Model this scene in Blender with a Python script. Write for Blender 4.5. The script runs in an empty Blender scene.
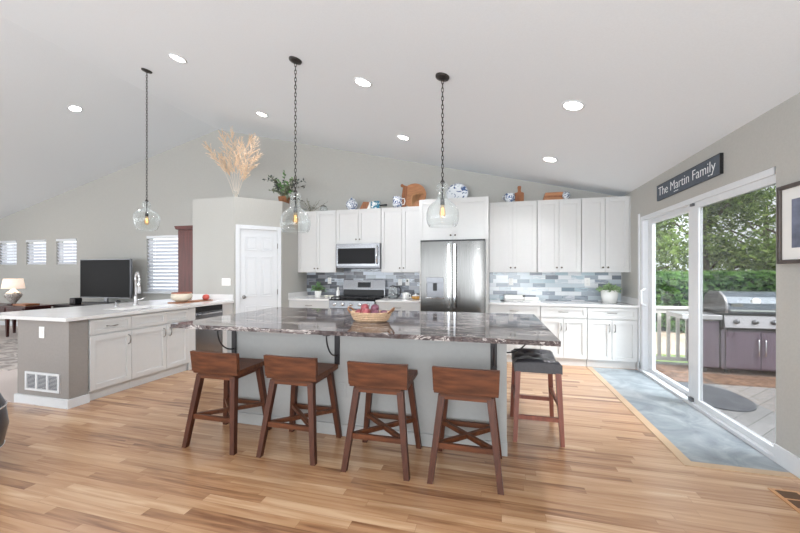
import bpy, bmesh, math, random
from mathutils import Vector, Matrix
random.seed(7)
PI = math.pi
scene = bpy.context.scene
col = scene.collection

# ------------------------------------------------------------------ camera
cam_d = bpy.data.cameras.new('camera')
cam = bpy.data.objects.new('camera', cam_d); col.objects.link(cam)
cam_d.sensor_width = 36; cam_d.lens = 16.0
cam_d.shift_y = 6.5 / 800
cam_d.clip_start = 0.02; cam_d.clip_end = 300
cam.location = (0, 0, 1.38)
cam.rotation_euler = (PI/2, 0, math.atan(93/355.6))
scene.camera = cam

# ------------------------------------------------------------------ sky, sun, fill lamps, exposure
world = bpy.data.worlds.new('world'); scene.world = world
world.use_nodes = True
wn = world.node_tree.nodes; wl = world.node_tree.links
bgn = wn['Background']
bgn.inputs[0].default_value = (0.90, 0.95, 1.0, 1); bgn.inputs[1].default_value = 2.0

sun_d = bpy.data.lights.new('sun', 'SUN'); sun_d.energy = 2.6; sun_d.angle = math.radians(6)
sun_d.color = (1, .96, .9)
sun = bpy.data.objects.new('sun', sun_d); col.objects.link(sun)
sun.rotation_euler = Vector((0.50, 0.10, -0.85)).to_track_quat('-Z', 'Y').to_euler()

def area(name, loc, target, sx, sy, power, colr=(1, 1, 1)):
    d = bpy.data.lights.new(name, 'AREA'); d.shape = 'RECTANGLE'; d.size = sx; d.size_y = sy
    d.energy = power; d.color = colr
    o = bpy.data.objects.new(name, d); col.objects.link(o); o.location = loc
    o.rotation_euler = (Vector(target) - Vector(loc)).to_track_quat('-Z', 'Y').to_euler()
    return o
# unseen fill lamps added behind the viewpoint, tilted up to brighten the ceiling
area('rear_fill_light', (-2.6, -2.7, 1.5), (-2.6, -1.7, 2.9), 7.4, 2.2, 165, (.90, .95, 1))
area('rear_right_fill_light', (.9, -2.5, 1.3), (1.3, -.9, 2.4), 2.0, 2.2, 105, (.90, .95, 1))  # added fill for the right ceiling, wall and floor
area('living_fill_light', (-10.2, -2.4, 1.4), (-10.2, -1.4, 2.5), 5.0, 2.2, 62, (.90, .95, 1))  # added fill for the living side and left ceiling slope

area('left_fill_light', (-13.7, 1.2, 1.7), (0, 3.2, 2.0), 5.5, 2.4, 145, (.92, .96, 1))  # unseen lamp added at the left to brighten the right wall
area('outdoor_fill_light', (6.5, 2.6, 6.0), (1.2, 4.2, 0), 3.5, 3.5, 1700, (.93, .97, 1))  # unseen lamp added outdoors to brighten the floor by the sliding door

scene.view_settings.view_transform = 'Standard'
scene.view_settings.look = 'None'
scene.view_settings.exposure = 0.34
scene.view_settings.gamma = 1
scene.view_settings.use_curve_mapping = False
try:
    scene.cycles.use_denoising = True
    scene.cycles.max_bounces = 10
    scene.cycles.transparent_max_bounces = 24
    scene.cycles.sample_clamp_indirect = 8
except Exception:
    pass

# ------------------------------------------------------------------ materials
def lin(c):
    return tuple(((x/255)/12.92 if x/255 <= .04045 else (((x/255)+.055)/1.055)**2.4) for x in c)
def new_mat(name):
    m = bpy.data.materials.new(name); m.use_nodes = True
    nt = m.node_tree
    return m, nt, nt.nodes['Principled BSDF']
def mat(name, rgb, rough=.5, metal=0, noise=0.0, scale=20, bump=0.0, spec=None, trans=0, coat=0, stretch=(1, 1, 1)):
    m, nt, b = new_mat(name)
    c = lin(rgb)
    b.inputs['Roughness'].default_value = rough
    b.inputs['Metallic'].default_value = metal
    if spec is not None: b.inputs['Specular IOR Level'].default_value = spec
    if coat: b.inputs['Coat Weight'].default_value = coat; b.inputs['Coat Roughness'].default_value = .1
    tc = nt.nodes.new('ShaderNodeTexCoord'); mp = nt.nodes.new('ShaderNodeMapping')
    mp.inputs['Scale'].default_value = stretch
    nt.links.new(tc.outputs['Object'], mp.inputs[0])
    nz = nt.nodes.new('ShaderNodeTexNoise'); nz.inputs['Scale'].default_value = scale; nz.inputs['Detail'].default_value = 4
    nt.links.new(mp.outputs[0], nz.inputs[0])
    rp = nt.nodes.new('ShaderNodeValToRGB')
    rp.color_ramp.elements[0].position = .3; rp.color_ramp.elements[1].position = .7
    rp.color_ramp.elements[0].color = tuple(max(0, x*(1-noise)) for x in c) + (1,)
    rp.color_ramp.elements[1].color = tuple(min(1, x*(1+noise)) for x in c) + (1,)
    nt.links.new(nz.outputs[0], rp.inputs[0]); nt.links.new(rp.outputs[0], b.inputs['Base Color'])
    if bump:
        bp = nt.nodes.new('ShaderNodeBump'); bp.inputs['Strength'].default_value = bump; bp.inputs['Distance'].default_value = .01
        nt.links.new(nz.outputs[0], bp.inputs['Height']); nt.links.new(bp.outputs[0], b.inputs['Normal'])
    return m
def emis(name, rgb, strength, base=None):
    m, nt, b = new_mat(name)
    b.inputs['Base Color'].default_value = lin(base or rgb) + (1,)
    b.inputs['Emission Color'].default_value = lin(rgb) + (1,)
    b.inputs['Emission Strength'].default_value = strength
    return m
def glassy(name, tint=(1, 1, 1), ior=1.45, rough=0.0, body=0.0, bodycol=(230, 235, 235)):
    """thin clear glass: fresnel mix of see-through and mirror, with a little milky body"""
    m, nt, b = new_mat(name)
    nt.nodes.remove(b)
    out = nt.nodes['Material Output']
    tr = nt.nodes.new('ShaderNodeBsdfTransparent'); tr.inputs[0].default_value = tint + (1,)
    gl = nt.nodes.new('ShaderNodeBsdfGlossy'); gl.inputs['Roughness'].default_value = rough
    fr = nt.nodes.new('ShaderNodeFresnel')
    ge = nt.nodes.new('ShaderNodeNewGeometry'); mr = nt.nodes.new('ShaderNodeMapRange')
    mr.inputs['To Min'].default_value = ior; mr.inputs['To Max'].default_value = 1/ior
    nt.links.new(ge.outputs['Backfacing'], mr.inputs['Value']); nt.links.new(mr.outputs[0], fr.inputs[0])
    mx = nt.nodes.new('ShaderNodeMixShader')
    nt.links.new(fr.outputs[0], mx.inputs[0]); nt.links.new(tr.outputs[0], mx.inputs[1]); nt.links.new(gl.outputs[0], mx.inputs[2])
    last = mx
    if body:
        df = nt.nodes.new('ShaderNodeBsdfDiffuse'); df.inputs[0].default_value = lin(bodycol) + (1,)
        lw = nt.nodes.new('ShaderNodeLayerWeight'); lw.inputs[0].default_value = .35
        mu = nt.nodes.new('ShaderNodeMath'); mu.operation = 'MULTIPLY'; mu.inputs[1].default_value = body
        m2 = nt.nodes.new('ShaderNodeMixShader')
        nt.links.new(lw.outputs['Facing'], mu.inputs[0]); nt.links.new(mu.outputs[0], m2.inputs[0])
        nt.links.new(mx.outputs[0], m2.inputs[1]); nt.links.new(df.outputs[0], m2.inputs[2]); last = m2
    nt.links.new(last.outputs[0], out.inputs[0])
    return m
def M_(nt, op, a, b=None, c=None):
    n = nt.nodes.new('ShaderNodeMath'); n.operation = op
    for i, v in enumerate((a, b, c)):
        if v is None: continue
        if isinstance(v, (int, float)): n.inputs[i].default_value = v
        else: nt.links.new(v, n.inputs[i])
    return n.outputs[0]
def pieces(name, w, L, ramp, axes='xy', rot=0.0, gap=.0, gapcol=(60, 40, 25), rough=.3, grain=.0, constant=False,
           bump=0, half=False, coat=0, grain_scale=(2, 30, 1), fine=False, spec=.5, tone=1):
    """planks or tiles: rows of width w, pieces of length L at random offsets, each its own tone"""
    m, nt, b = new_mat(name)
    tc = nt.nodes.new('ShaderNodeTexCoord'); mp = nt.nodes.new('ShaderNodeMapping')
    mp.inputs['Rotation'].default_value = (0, 0, rot)
    nt.links.new(tc.outputs['Object'], mp.inputs[0])
    sp = nt.nodes.new('ShaderNodeSeparateXYZ'); nt.links.new(mp.outputs[0], sp.inputs[0])
    U = sp.outputs['XYZ'.index(axes[0].upper())]; V = sp.outputs['XYZ'.index(axes[1].upper())]
    v = M_(nt, 'DIVIDE', V, w); row = M_(nt, 'FLOOR', v)
    wn1 = nt.nodes.new('ShaderNodeTexWhiteNoise'); wn1.noise_dimensions = '1D'; nt.links.new(row, wn1.inputs['W'])
    sh = M_(nt, 'MULTIPLY', wn1.outputs['Value'], 7.3)
    if half: sh = M_(nt, 'MULTIPLY', M_(nt, 'ROUND', M_(nt, 'MULTIPLY', wn1.outputs['Value'], 4)), .25)
    u = M_(nt, 'ADD', M_(nt, 'DIVIDE', U, L), sh); cl = M_(nt, 'FLOOR', u)
    cv = nt.nodes.new('ShaderNodeCombineXYZ'); nt.links.new(cl, cv.inputs[0]); nt.links.new(row, cv.inputs[1])
    wn2 = nt.nodes.new('ShaderNodeTexWhiteNoise'); wn2.noise_dimensions = '3D'; nt.links.new(cv.outputs[0], wn2.inputs['Vector'])
    val = wn2.outputs['Value']
    if tone != 1: val = M_(nt, 'ADD', M_(nt, 'MULTIPLY', M_(nt, 'SUBTRACT', val, .5), tone), .5)
    if grain:
        mp2 = nt.nodes.new('ShaderNodeMapping'); mp2.inputs['Scale'].default_value = grain_scale
        ad = nt.nodes.new('ShaderNodeVectorMath'); ad.operation = 'ADD'
        sc3 = nt.nodes.new('ShaderNodeVectorMath'); sc3.operation = 'SCALE'; sc3.inputs['Scale'].default_value = 5.0
        nt.links.new(wn2.outputs['Color'], sc3.inputs[0])
        nt.links.new(mp.outputs[0], ad.inputs[0]); nt.links.new(sc3.outputs[0], ad.inputs[1])
        nt.links.new(ad.outputs[0], mp2.inputs[0])
        nz = nt.nodes.new('ShaderNodeTexNoise'); nz.inputs['Scale'].default_value = 1.0; nz.inputs['Detail'].default_value = 6
        nz.inputs['Distortion'].default_value = .8
        nt.links.new(mp2.outputs[0], nz.inputs[0])
        g = M_(nt, 'MULTIPLY', M_(nt, 'SUBTRACT', nz.outputs[0], .5), grain)
        val = M_(nt, 'ADD', val, g)
    rp = nt.nodes.new('ShaderNodeValToRGB')
    if constant: rp.color_ramp.interpolation = 'CONSTANT'
    el = rp.color_ramp.elements
    n = len(ramp)
    pos = [(p, c) if isinstance(p, float) else (i/n if constant else i/(n-1), (p, c)) for i, (p, c) in enumerate(ramp)]
    el[0].position = pos[0][0]; el[0].color = lin(pos[0][1]) + (1,)
    el[1].position = pos[1][0]; el[1].color = lin(pos[1][1]) + (1,)
    for p, c in pos[2:]:
        e = el.new(p); e.color = lin(c) + (1,)
    nt.links.new(val, rp.inputs[0])
    outc = rp.outputs[0]
    if gap:
        fv = M_(nt, 'FRACT', v); fu = M_(nt, 'FRACT', u)
        gv = M_(nt, 'LESS_THAN', fv, gap/w); gu = M_(nt, 'LESS_THAN', fu, gap/L)
        gg = M_(nt, 'MAXIMUM', gv, gu)
        mx = nt.nodes.new('ShaderNodeMix'); mx.data_type = 'RGBA'
        nt.links.new(gg, mx.inputs['Factor']); nt.links.new(outc, mx.inputs['A']); mx.inputs['B'].default_value = lin(gapcol) + (1,)
        outc = mx.outputs['Result']
    nt.links.new(outc, b.inputs['Base Color'])
    b.inputs['Roughness'].default_value = rough; b.inputs['Specular IOR Level'].default_value = spec
    if coat: b.inputs['Coat Weight'].default_value = coat; b.inputs['Coat Roughness'].default_value = .32
    return m

MT = {}
MT['wall'] = mat('greige_wall_paint', (180, 179, 174), .9, noise=.03, scale=60, bump=.05)
MT['ceil'] = mat('white_ceiling_paint', (228, 233, 237), .95, noise=.015, scale=80, bump=.05)
MT['trim'] = mat('white_trim_paint', (220, 223, 226), .45, noise=.01)
MT['cab'] = mat('white_cabinet_paint', (208, 208, 207), .42, noise=.01)
MT['seam'] = mat('shadow_gap_dark', (60, 60, 60), .9)
MT['islandgrey'] = mat('pale_grey_island_paint', (161, 161, 159), .6, noise=.02, scale=30)
MT['grey_end'] = mat('warm_grey_paint', (146, 141, 137), .75, noise=.03, scale=40)
MT['quartz'] = mat('white_quartz', (224, 223, 222), .16, noise=.025, scale=6)
MT['steel'] = mat('stainless_steel', (150, 151, 154), .27, metal=1, noise=.04, scale=30, stretch=(12, 12, .3))
MT['fridge_steel'] = mat('refrigerator_steel', (108, 107, 105), .22, metal=1, noise=.10, scale=16, stretch=(10, 10, .12))
MT['steel_dark'] = mat('dark_steel', (120, 121, 124), .3, metal=1, noise=.04)
MT['chrome'] = mat('chrome', (225, 226, 228), .12, metal=1)
MT['nickel'] = mat('brushed_nickel', (150, 148, 145), .3, metal=1)
MT['black'] = mat('black_satin', (22, 22, 24), .4, noise=.1)
MT['blackmetal'] = mat('black_iron', (34, 30, 32), .5, noise=.15)
MT['bronze'] = mat('dark_bronze', (58, 54, 52), .45, metal=.6, noise=.15)
MT['blackglass'] = mat('black_glass', (10, 10, 12), .08, spec=.3)
MT['screen'] = mat('tv_screen_black', (13, 13, 15), .45, spec=.12)
MT['walnut'] = mat('walnut_stain', (90, 52, 32), .45, spec=.3, noise=.42, scale=5, bump=.1, stretch=(1, 7, 7))
MT['walnut_leg'] = mat('walnut_stain_legs', (76, 42, 28), .45, spec=.3, noise=.3, scale=6, stretch=(8, 8, 1))
MT['redwood'] = mat('reddish_stool_wood', (128, 72, 56), .4, noise=.2, scale=6, stretch=(8, 8, 1))
MT['leather'] = mat('charcoal_leather', (58, 57, 62), .36, noise=.12, scale=60, bump=.15)
MT['cherry'] = mat('cherry_stain', (92, 44, 38), .38, noise=.25, scale=4, stretch=(6, 6, .6))
MT['darkwood'] = mat('dark_table_wood', (62, 26, 24), .3, noise=.2, scale=4)
MT['espresso'] = mat('espresso_console', (44, 38, 38), .4, noise=.2)
MT['boardwood'] = mat('cutting_board_wood', (176, 122, 84), .5, noise=.22, scale=7, stretch=(1, 1, 8))
MT['boardwood2'] = mat('darker_board_wood', (150, 96, 62), .5, noise=.25, scale=7, stretch=(8, 1, 1))
MT['pot'] = mat('woven_brown_pot', (134, 88, 58), .8, noise=.35, scale=60, bump=.4)
MT['basket'] = mat('tan_wicker', (206, 174, 142), .75, noise=.3, scale=90, bump=.6)
MT['basket_handle'] = mat('handle_wood', (146, 104, 74), .6, noise=.2)
MT['apple'] = mat('apple_skin', (150, 74, 80), .35, noise=.5, scale=9)
MT['plum'] = mat('plum_skin', (112, 66, 82), .35, noise=.4, scale=9)
MT['tomato'] = mat('red_skin', (190, 78, 66), .3, noise=.2)
MT['leaf'] = mat('leaf_green', (96, 138, 78), .5, noise=.4, scale=25)
MT['leaf_olive'] = mat('olive_grey_leaf', (104, 112, 92), .6, noise=.4, scale=25)
MT['leaf_dark'] = mat('charcoal_green_leaf', (70, 76, 74), .6, noise=.4, scale=25)
MT['stemgreen'] = mat('stem', (110, 100, 74), .7)
MT['pampas'] = mat('pampas_tan', (240, 216, 188), .95, noise=.14, scale=12)
MT['pampas_stem'] = mat('pampas_stem', (214, 202, 188), .8)
MT['ceramic'] = mat('white_ceramic', (238, 237, 234), .2)
MT['plastic'] = mat('white_plastic', (244, 243, 240), .4)
MT['ivory'] = mat('cream_cloth', (234, 228, 216), .9, noise=.05)
MT['carpet'] = mat('pale_beige_carpet', (208, 196, 190), 1, noise=.1, scale=220, bump=.4)
MT['deepblue'] = mat('navy_leather', (36, 42, 54), .28, noise=.1, scale=50)
MT['grate'] = mat('grille_dark', (96, 96, 100), .7)
MT['ventwood'] = mat('wood_register', (190, 140, 96), .4, noise=.2, scale=6, stretch=(8, 1, 1))
MT['ventslot'] = mat('register_slot_brown', (96, 70, 50), .8)
MT['amber'] = mat('amber_glassware', (200, 150, 80), .25, noise=.3)
MT['glass'] = glassy('clear_glass', (.97, .98, .98), 1.35, 0, body=.22)
MT['pane'] = glassy('window_pane', (.87, .88, .88), 1.42)
MT['pane_screen'] = glassy('tinted_door_pane', (.64, .64, .64), 1.40, body=.04, bodycol=(170, 170, 168))
MT['fil'] = emis('warm_filament', (255, 200, 130), 2.5)
MT['bulb'] = glassy('amber_bulb_glass', (.98, .88, .72), 1.3, body=.35, bodycol=(235, 200, 150))
MT['led'] = emis('led_diffuser', (255, 252, 246), 14)
MT['shade'] = emis('lit_linen_shade', (255, 226, 205), .55, base=(236, 224, 212))
MT['signslate'] = mat('slate_blue_sign', (84, 92, 102), .8, noise=.1, scale=30)
MT['signwhite'] = mat('sign_lettering', (236, 238, 240), .7)
MT['matboard'] = mat('white_mat_board', (236, 235, 232), .9)
MT['frame'] = mat('dark_frame_wood', (72, 64, 60), .4, noise=.3, scale=10)
MT['art'] = mat('blue_grey_print', (112, 118, 138), .7, noise=.35, scale=9)
MT['display'] = mat('dark_display', (40, 42, 46), .2)
MT['bronze_knob'] = mat('bronze_knob', (110, 100, 92), .3, metal=1)

# blue-and-white china
def china(name, scale=16, a=(232, 236, 240), b=(66, 92, 140), th=.5):
    m, nt, bs = new_mat(name)
    tc = nt.nodes.new('ShaderNodeTexCoord'); nz = nt.nodes.new('ShaderNodeTexNoise')
    nz.inputs['Scale'].default_value = scale; nz.inputs['Detail'].default_value = 1; nz.inputs['Distortion'].default_value = 2.0
    rp = nt.nodes.new('ShaderNodeValToRGB'); rp.color_ramp.elements[0].position = th; rp.color_ramp.elements[1].position = th + .06
    rp.color_ramp.elements[0].color = lin(a) + (1,); rp.color_ramp.elements[1].color = lin(b) + (1,)
    nt.links.new(tc.outputs['Object'], nz.inputs[0]); nt.links.new(nz.outputs[0], rp.inputs[0]); nt.links.new(rp.outputs[0], bs.inputs['Base Color'])
    bs.inputs['Roughness'].default_value = .2
    return m
MT['china'] = china('blue_white_china', 22)
MT['china2'] = china('blue_white_plate', 9, th=.52)
MT['teal'] = china('teal_white_glaze', 14, (222, 228, 228), (52, 120, 146), .42)
MT['lampbase'] = china('mosaic_lamp_glaze', 45, (196, 190, 184), (104, 98, 96), .5)

# floors
MT['floor'] = pieces('oak_plank_floor', .066, .95,
    [(0.0, (124, 84, 56)), (.2, (154, 112, 78)), (.42, (174, 132, 96)), (.7, (186, 147, 110)), (1.0, (203, 169, 135))],
    'xy', grain=1.5, gap=.0018, gapcol=(150, 112, 80), rough=.25, grain_scale=(1.6, 24, 1), spec=.5, tone=.62, coat=.5)
MT['deck'] = pieces('grey_deck_boards', .142, 4.0, [(0.0, (132, 129, 127)), (1.0, (152, 149, 147))], 'xy', rot=-PI/4,
    grain=.5, gap=.006, gapcol=(70, 66, 64), rough=.8, grain_scale=(2, 30, 1))
MT['mosaic'] = pieces('blue_grey_mosaic', .067, .20,
    [(0.0, (128, 134, 144)), (.10, (164, 174, 184)), (.24, (200, 210, 216)), (.40, (230, 233, 236)), (.64, (180, 198, 206)),
     (.74, (150, 158, 170)), (.82, (212, 214, 220)), (.94, (134, 148, 158))],
    'xz', constant=True, half=True, grain=.16, gap=.003, gapcol=(200, 203, 206), rough=.16, grain_scale=(6, 1, 60))
MT['mosaic_dark'] = pieces('slate_mosaic', .067, .20,
    [(0.0, (104, 104, 108)), (.2, (136, 140, 148)), (.34, (180, 188, 196)), (.48, (154, 156, 162)), (.60, (118, 122, 130)),
     (.70, (204, 212, 222)), (.86, (98, 100, 106))],
    'xz', constant=True, half=True, grain=.16, gap=.003, gapcol=(168, 170, 174), rough=.16, grain_scale=(6, 1, 60))

def granite():
    m, nt, b = new_mat('veined_granite')
    tc = nt.nodes.new('ShaderNodeTexCoord'); mp = nt.nodes.new('ShaderNodeMapping')
    mp.inputs['Scale'].default_value = (.9, 3.0, 3.0); mp.inputs['Rotation'].default_value = (0, 0, .10)
    nt.links.new(tc.outputs['Object'], mp.inputs[0])
    n1 = nt.nodes.new('ShaderNodeTexNoise'); n1.inputs['Scale'].default_value = 2.6; n1.inputs['Detail'].default_value = 9
    n1.inputs['Distortion'].default_value = 1.6; n1.inputs['Roughness'].default_value = .68
    nt.links.new(mp.outputs[0], n1.inputs[0])
    rp = nt.nodes.new('ShaderNodeValToRGB'); e = rp.color_ramp.elements
    e[0].position = .36; e[0].color = lin((24, 21, 23)) + (1,)
    e[1].position = .42; e[1].color = lin((86, 74, 74)) + (1,)
    for p, c in ((.45, (34, 30, 32)), (.485, (120, 108, 106)), (.51, (50, 42, 44)), (.54, (96, 84, 84)), (.565, (216, 208, 202)), (.585, (80, 68, 68)), (.64, (120, 108, 106)), (.70, (44, 38, 40))):
        x = e.new(p); x.color = lin(c) + (1,)
    nt.links.new(n1.outputs[0], rp.inputs[0]); nt.links.new(rp.outputs[0], b.inputs['Base Color'])
    b.inputs['Roughness'].default_value = .06; b.inputs['Specular IOR Level'].default_value = .5
    return m
MT['granite'] = granite()
def slate():
    m, nt, b = new_mat('blue_slate_tile')
    tc = nt.nodes.new('ShaderNodeTexCoord'); n1 = nt.nodes.new('ShaderNodeTexNoise'); n1.inputs['Scale'].default_value = 3.2
    n1.inputs['Detail'].default_value = 8; n1.inputs['Distortion'].default_value = .9; n1.inputs['Roughness'].default_value = .62
    nt.links.new(tc.outputs['Object'], n1.inputs[0])
    rp = nt.nodes.new('ShaderNodeValToRGB'); e = rp.color_ramp.elements
    e[0].position = .32; e[0].color = lin((108, 116, 122)) + (1,); e[1].position = .7; e[1].color = lin((170, 175, 178)) + (1,)
    x = e.new(.5); x.color = lin((136, 144, 150)) + (1,)
    nt.links.new(n1.outputs[0], rp.inputs[0]); nt.links.new(rp.outputs[0], b.inputs['Base Color'])
    b.inputs['Roughness'].default_value = .35
    return m
MT['slate'] = slate()
def rug_mat(name, a, b_, scale):
    m, nt, b = new_mat(name)
    tc = nt.nodes.new('ShaderNodeTexCoord'); v = nt.nodes.new('ShaderNodeTexNoise'); v.inputs['Scale'].default_value = scale
    v.inputs['Detail'].default_value = 5; v.inputs['Distortion'].default_value = 1.5
    rp = nt.nodes.new('ShaderNodeValToRGB'); e = rp.color_ramp.elements
    e[0].position = .42; e[0].color = lin(a) + (1,); e[1].position = .58; e[1].color = lin(b_) + (1,)
    nt.links.new(tc.outputs['Object'], v.inputs[0]); nt.links.new(v.outputs[0], rp.inputs[0]); nt.links.new(rp.outputs[0], b.inputs['Base Color'])
    b.inputs['Roughness'].default_value = 1
    return m
MT['rug'] = rug_mat('grey_patterned_rug', (150, 142, 138), (198, 190, 184), 5)
MT['brownmat'] = rug_mat('brown_outdoor_mat', (96, 72, 58), (140, 110, 92), 9)
MT['darkmat'] = mat('charcoal_door_mat', (84, 84, 88), 1, noise=.2, scale=80)
MT['railpaint'] = mat('weathered_white_paint', (196, 192, 186), .7, noise=.06)
MT['grass'] = mat('lawn', (120, 142, 84), 1, noise=.3, scale=14, bump=.3)
MT['dirt'] = mat('pinkish_gravel', (198, 176, 158), 1, noise=.22, scale=7, bump=.3)
MT['grillpurple'] = mat('grill_cover_plum_enamel', (92, 76, 90), .35, noise=.22, scale=5, stretch=(8, 8, .3))
MT['grillgrey'] = mat('grill_lid_grey', (84, 92, 100), .35, metal=.2, noise=.08)
MT['grillsteel'] = mat('grill_steel_panel', (180, 178, 180), .35, metal=.55)
MT['bark'] = mat('bark', (104, 90, 76), .95, noise=.3, scale=10, bump=.4)
def leafmat(name, a, b_):
    m, nt, b = new_mat(name)
    tc = nt.nodes.new('ShaderNodeTexCoord'); v = nt.nodes.new('ShaderNodeTexWhiteNoise'); v.noise_dimensions = '3D'
    q = nt.nodes.new('ShaderNodeVectorMath'); q.operation = 'SNAP'; q.inputs[1].default_value = (.13, .13, .13)
    nt.links.new(tc.outputs['Object'], q.inputs[0]); nt.links.new(q.outputs[0], v.inputs['Vector'])
    rp = nt.nodes.new('ShaderNodeValToRGB'); e = rp.color_ramp.elements
    e[0].position = 0; e[0].color = lin(a) + (1,); e[1].position = 1; e[1].color = lin(b_) + (1,)
    nt.links.new(v.outputs['Value'], rp.inputs[0]); nt.links.new(rp.outputs[0], b.inputs['Base Color'])
    b.inputs['Roughness'].default_value = .65
    # thin leaves let some light through
    tl = nt.nodes.new('ShaderNodeBsdfTranslucent'); nt.links.new(rp.outputs[0], tl.inputs[0])
    mx = nt.nodes.new('ShaderNodeMixShader'); mx.inputs[0].default_value = .35
    out = nt.nodes['Material Output']
    nt.links.new(b.outputs[0], mx.inputs[1]); nt.links.new(tl.outputs[0], mx.inputs[2]); nt.links.new(mx.outputs[0], out.inputs[0])
    return m
MT['treeleaf'] = leafmat('tree_leaf', (66, 98, 36), (170, 196, 104))
MT['hedgeleaf'] = leafmat('hedge_leaf', (44, 82, 34), (116, 160, 76))
MT['slat'] = leafmat('white_blind_slat', (236, 238, 244), (238, 240, 246))

# ------------------------------------------------------------------ mesh builder
class MB:
    def __init__(s): s.bm = bmesh.new(); s.smooth = False
    def _quads(s, vs, fs, smooth=False):
        bv = [s.bm.verts.new(v) for v in vs]
        for f in fs:
            try:
                face = s.bm.faces.new([bv[i] for i in f]); face.smooth = smooth
            except ValueError: pass
        return bv
    def box(s, x0, y0, z0, x1, y1, z1, bev=0.0):
        if x0 > x1: x0, x1 = x1, x0
        if y0 > y1: y0, y1 = y1, y0
        if z0 > z1: z0, z1 = z1, z0
        vs = [(x, y, z) for z in (z0, z1) for y in (y0, y1) for x in (x0, x1)]
        fs = [(0, 2, 3, 1), (4, 5, 7, 6), (0, 1, 5, 4), (2, 6, 7, 3), (0, 4, 6, 2), (1, 3, 7, 5)]
        bv = s._quads(vs, fs)
        if bev:
            es = set(e for v in bv for e in v.link_edges)
            bmesh.ops.bevel(s.bm, geom=list(es), offset=bev, segments=2, affect='EDGES', profile=.5)
        return s
    def frustum(s, c0, w0, d0, c1, w1, d1):
        """four-sided bar from c0 (w0 x d0) to c1 (w1 x d1)"""
        vs = []
        for c, w, d in ((c0, w0, d0), (c1, w1, d1)):
            for sy in (-1, 1):
                for sx in (-1, 1): vs.append((c[0]+sx*w/2, c[1]+sy*d/2, c[2]))
        s._quads(vs, [(0, 2, 3, 1), (4, 5, 7, 6), (0, 1, 5, 4), (2, 6, 7, 3), (0, 4, 6, 2), (1, 3, 7, 5)])
        return s
    def bar(s, a, b, w, h=None, up=(0, 0, 1)):
        a = Vector(a); b = Vector(b); h = h or w
        d = (b-a).normalized(); u = Vector(up)
        if abs(d.dot(u)) > .98: u = Vector((0, 1, 0))
        r = d.cross(u).normalized(); u = r.cross(d).normalized()
        vs = []
        for c in (a, b):
            for i in (-1, 1):
                for j in (-1, 1): vs.append(c + r*(j*w/2) + u*(i*h/2))
        s._quads(vs, [(0, 2, 3, 1), (4, 5, 7, 6), (0, 1, 5, 4), (2, 6, 7, 3), (0, 4, 6, 2), (1, 3, 7, 5)])
        return s
    def tube(s, pts, r, n=8, closed=False, cap=True, smooth=True):
        pts = [Vector(p) for p in pts]; rings = []
        N = len(pts)
        rr = r if isinstance(r, (list, tuple)) else [r]*N
        prev = None
        for i, p in enumerate(pts):
            if closed: t = pts[(i+1) % N] - pts[i-1]
            else: t = pts[min(i+1, N-1)] - pts[max(i-1, 0)]
            t.normalize()
            if prev is None:
                u = Vector((0, 0, 1)) if abs(t.z) < .9 else Vector((1, 0, 0))
                u = (u - t*u.dot(t)).normalized()
            else: u = (prev - t*prev.dot(t)).normalized()
            prev = u; v = t.cross(u)
            rings.append([s.bm.verts.new(p + (u*math.cos(2*PI*k/n) + v*math.sin(2*PI*k/n))*rr[i]) for k in range(n)])
        for i in range(N if closed else N-1):
            A = rings[i]; B = rings[(i+1) % N]
            for k in range(n):
                f = s.bm.faces.new((A[k], A[(k+1) % n], B[(k+1) % n], B[k])); f.smooth = smooth
        if cap and not closed:
            s.bm.faces.new(list(reversed(rings[0]))); s.bm.faces.new(rings[-1])
        return s
    def lathe(s, prof, c=(0, 0, 0), n=28, sx=1, sy=1, axis='z', closed=False):
        rings = []
        for r, z in prof:
            ring = []
            for k in range(n):
                a = 2*PI*k/n; x, y = r*math.cos(a)*sx, r*math.sin(a)*sy
                p = (x, y, z) if axis == 'z' else ((z, x, y) if axis == 'x' else (x, z, y))
                ring.append(s.bm.verts.new((c[0]+p[0], c[1]+p[1], c[2]+p[2])))
            rings.append(ring)
        R = len(rings)
        for i in range(R if closed else R-1):
            A, B = rings[i], rings[(i+1) % R]
            for k in range(n):
                q = (A[k], A[(k+1) % n], B[(k+1) % n], B[k])
                f = s.bm.faces.new(q if axis != 'y' else tuple(reversed(q))); f.smooth = True
        if not closed:
            if prof[0][0] > 0: s.bm.faces.new(list(reversed(rings[0])))
            if prof[-1][0] > 0: s.bm.faces.new(rings[-1])
        return s
    def prism(s, poly, z0, z1):
        b0 = [s.bm.verts.new((p[0], p[1], z0)) for p in poly]; b1 = [s.bm.verts.new((p[0], p[1], z1)) for p in poly]
        n = len(poly)
        s.bm.faces.new(list(reversed(b0))); s.bm.faces.new(b1)
        for i in range(n): s.bm.faces.new((b0[i], b0[(i+1) % n], b1[(i+1) % n], b1[i]))
        return s
    def extrude_y(s, poly, y0, y1):
        """poly in (x,z), extruded along y"""
        b0 = [s.bm.verts.new((p[0], y0, p[1])) for p in poly]; b1 = [s.bm.verts.new((p[0], y1, p[1])) for p in poly]
        n = len(poly)
        s.bm.faces.new(b0); s.bm.faces.new(list(reversed(b1)))
        for i in range(n): s.bm.faces.new((b0[(i+1) % n], b0[i], b1[i], b1[(i+1) % n]))
        return s
    def extrude_x(s, poly, x0, x1):
        """poly in (y,z), extruded along x"""
        b0 = [s.bm.verts.new((x0, p[0], p[1])) for p in poly]; b1 = [s.bm.verts.new((x1, p[0], p[1])) for p in poly]
        n = len(poly)
        s.bm.faces.new(list(reversed(b0))); s.bm.faces.new(b1)
        for i in range(n): s.bm.faces.new((b0[i], b0[(i+1) % n], b1[(i+1) % n], b1[i]))
        return s
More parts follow.
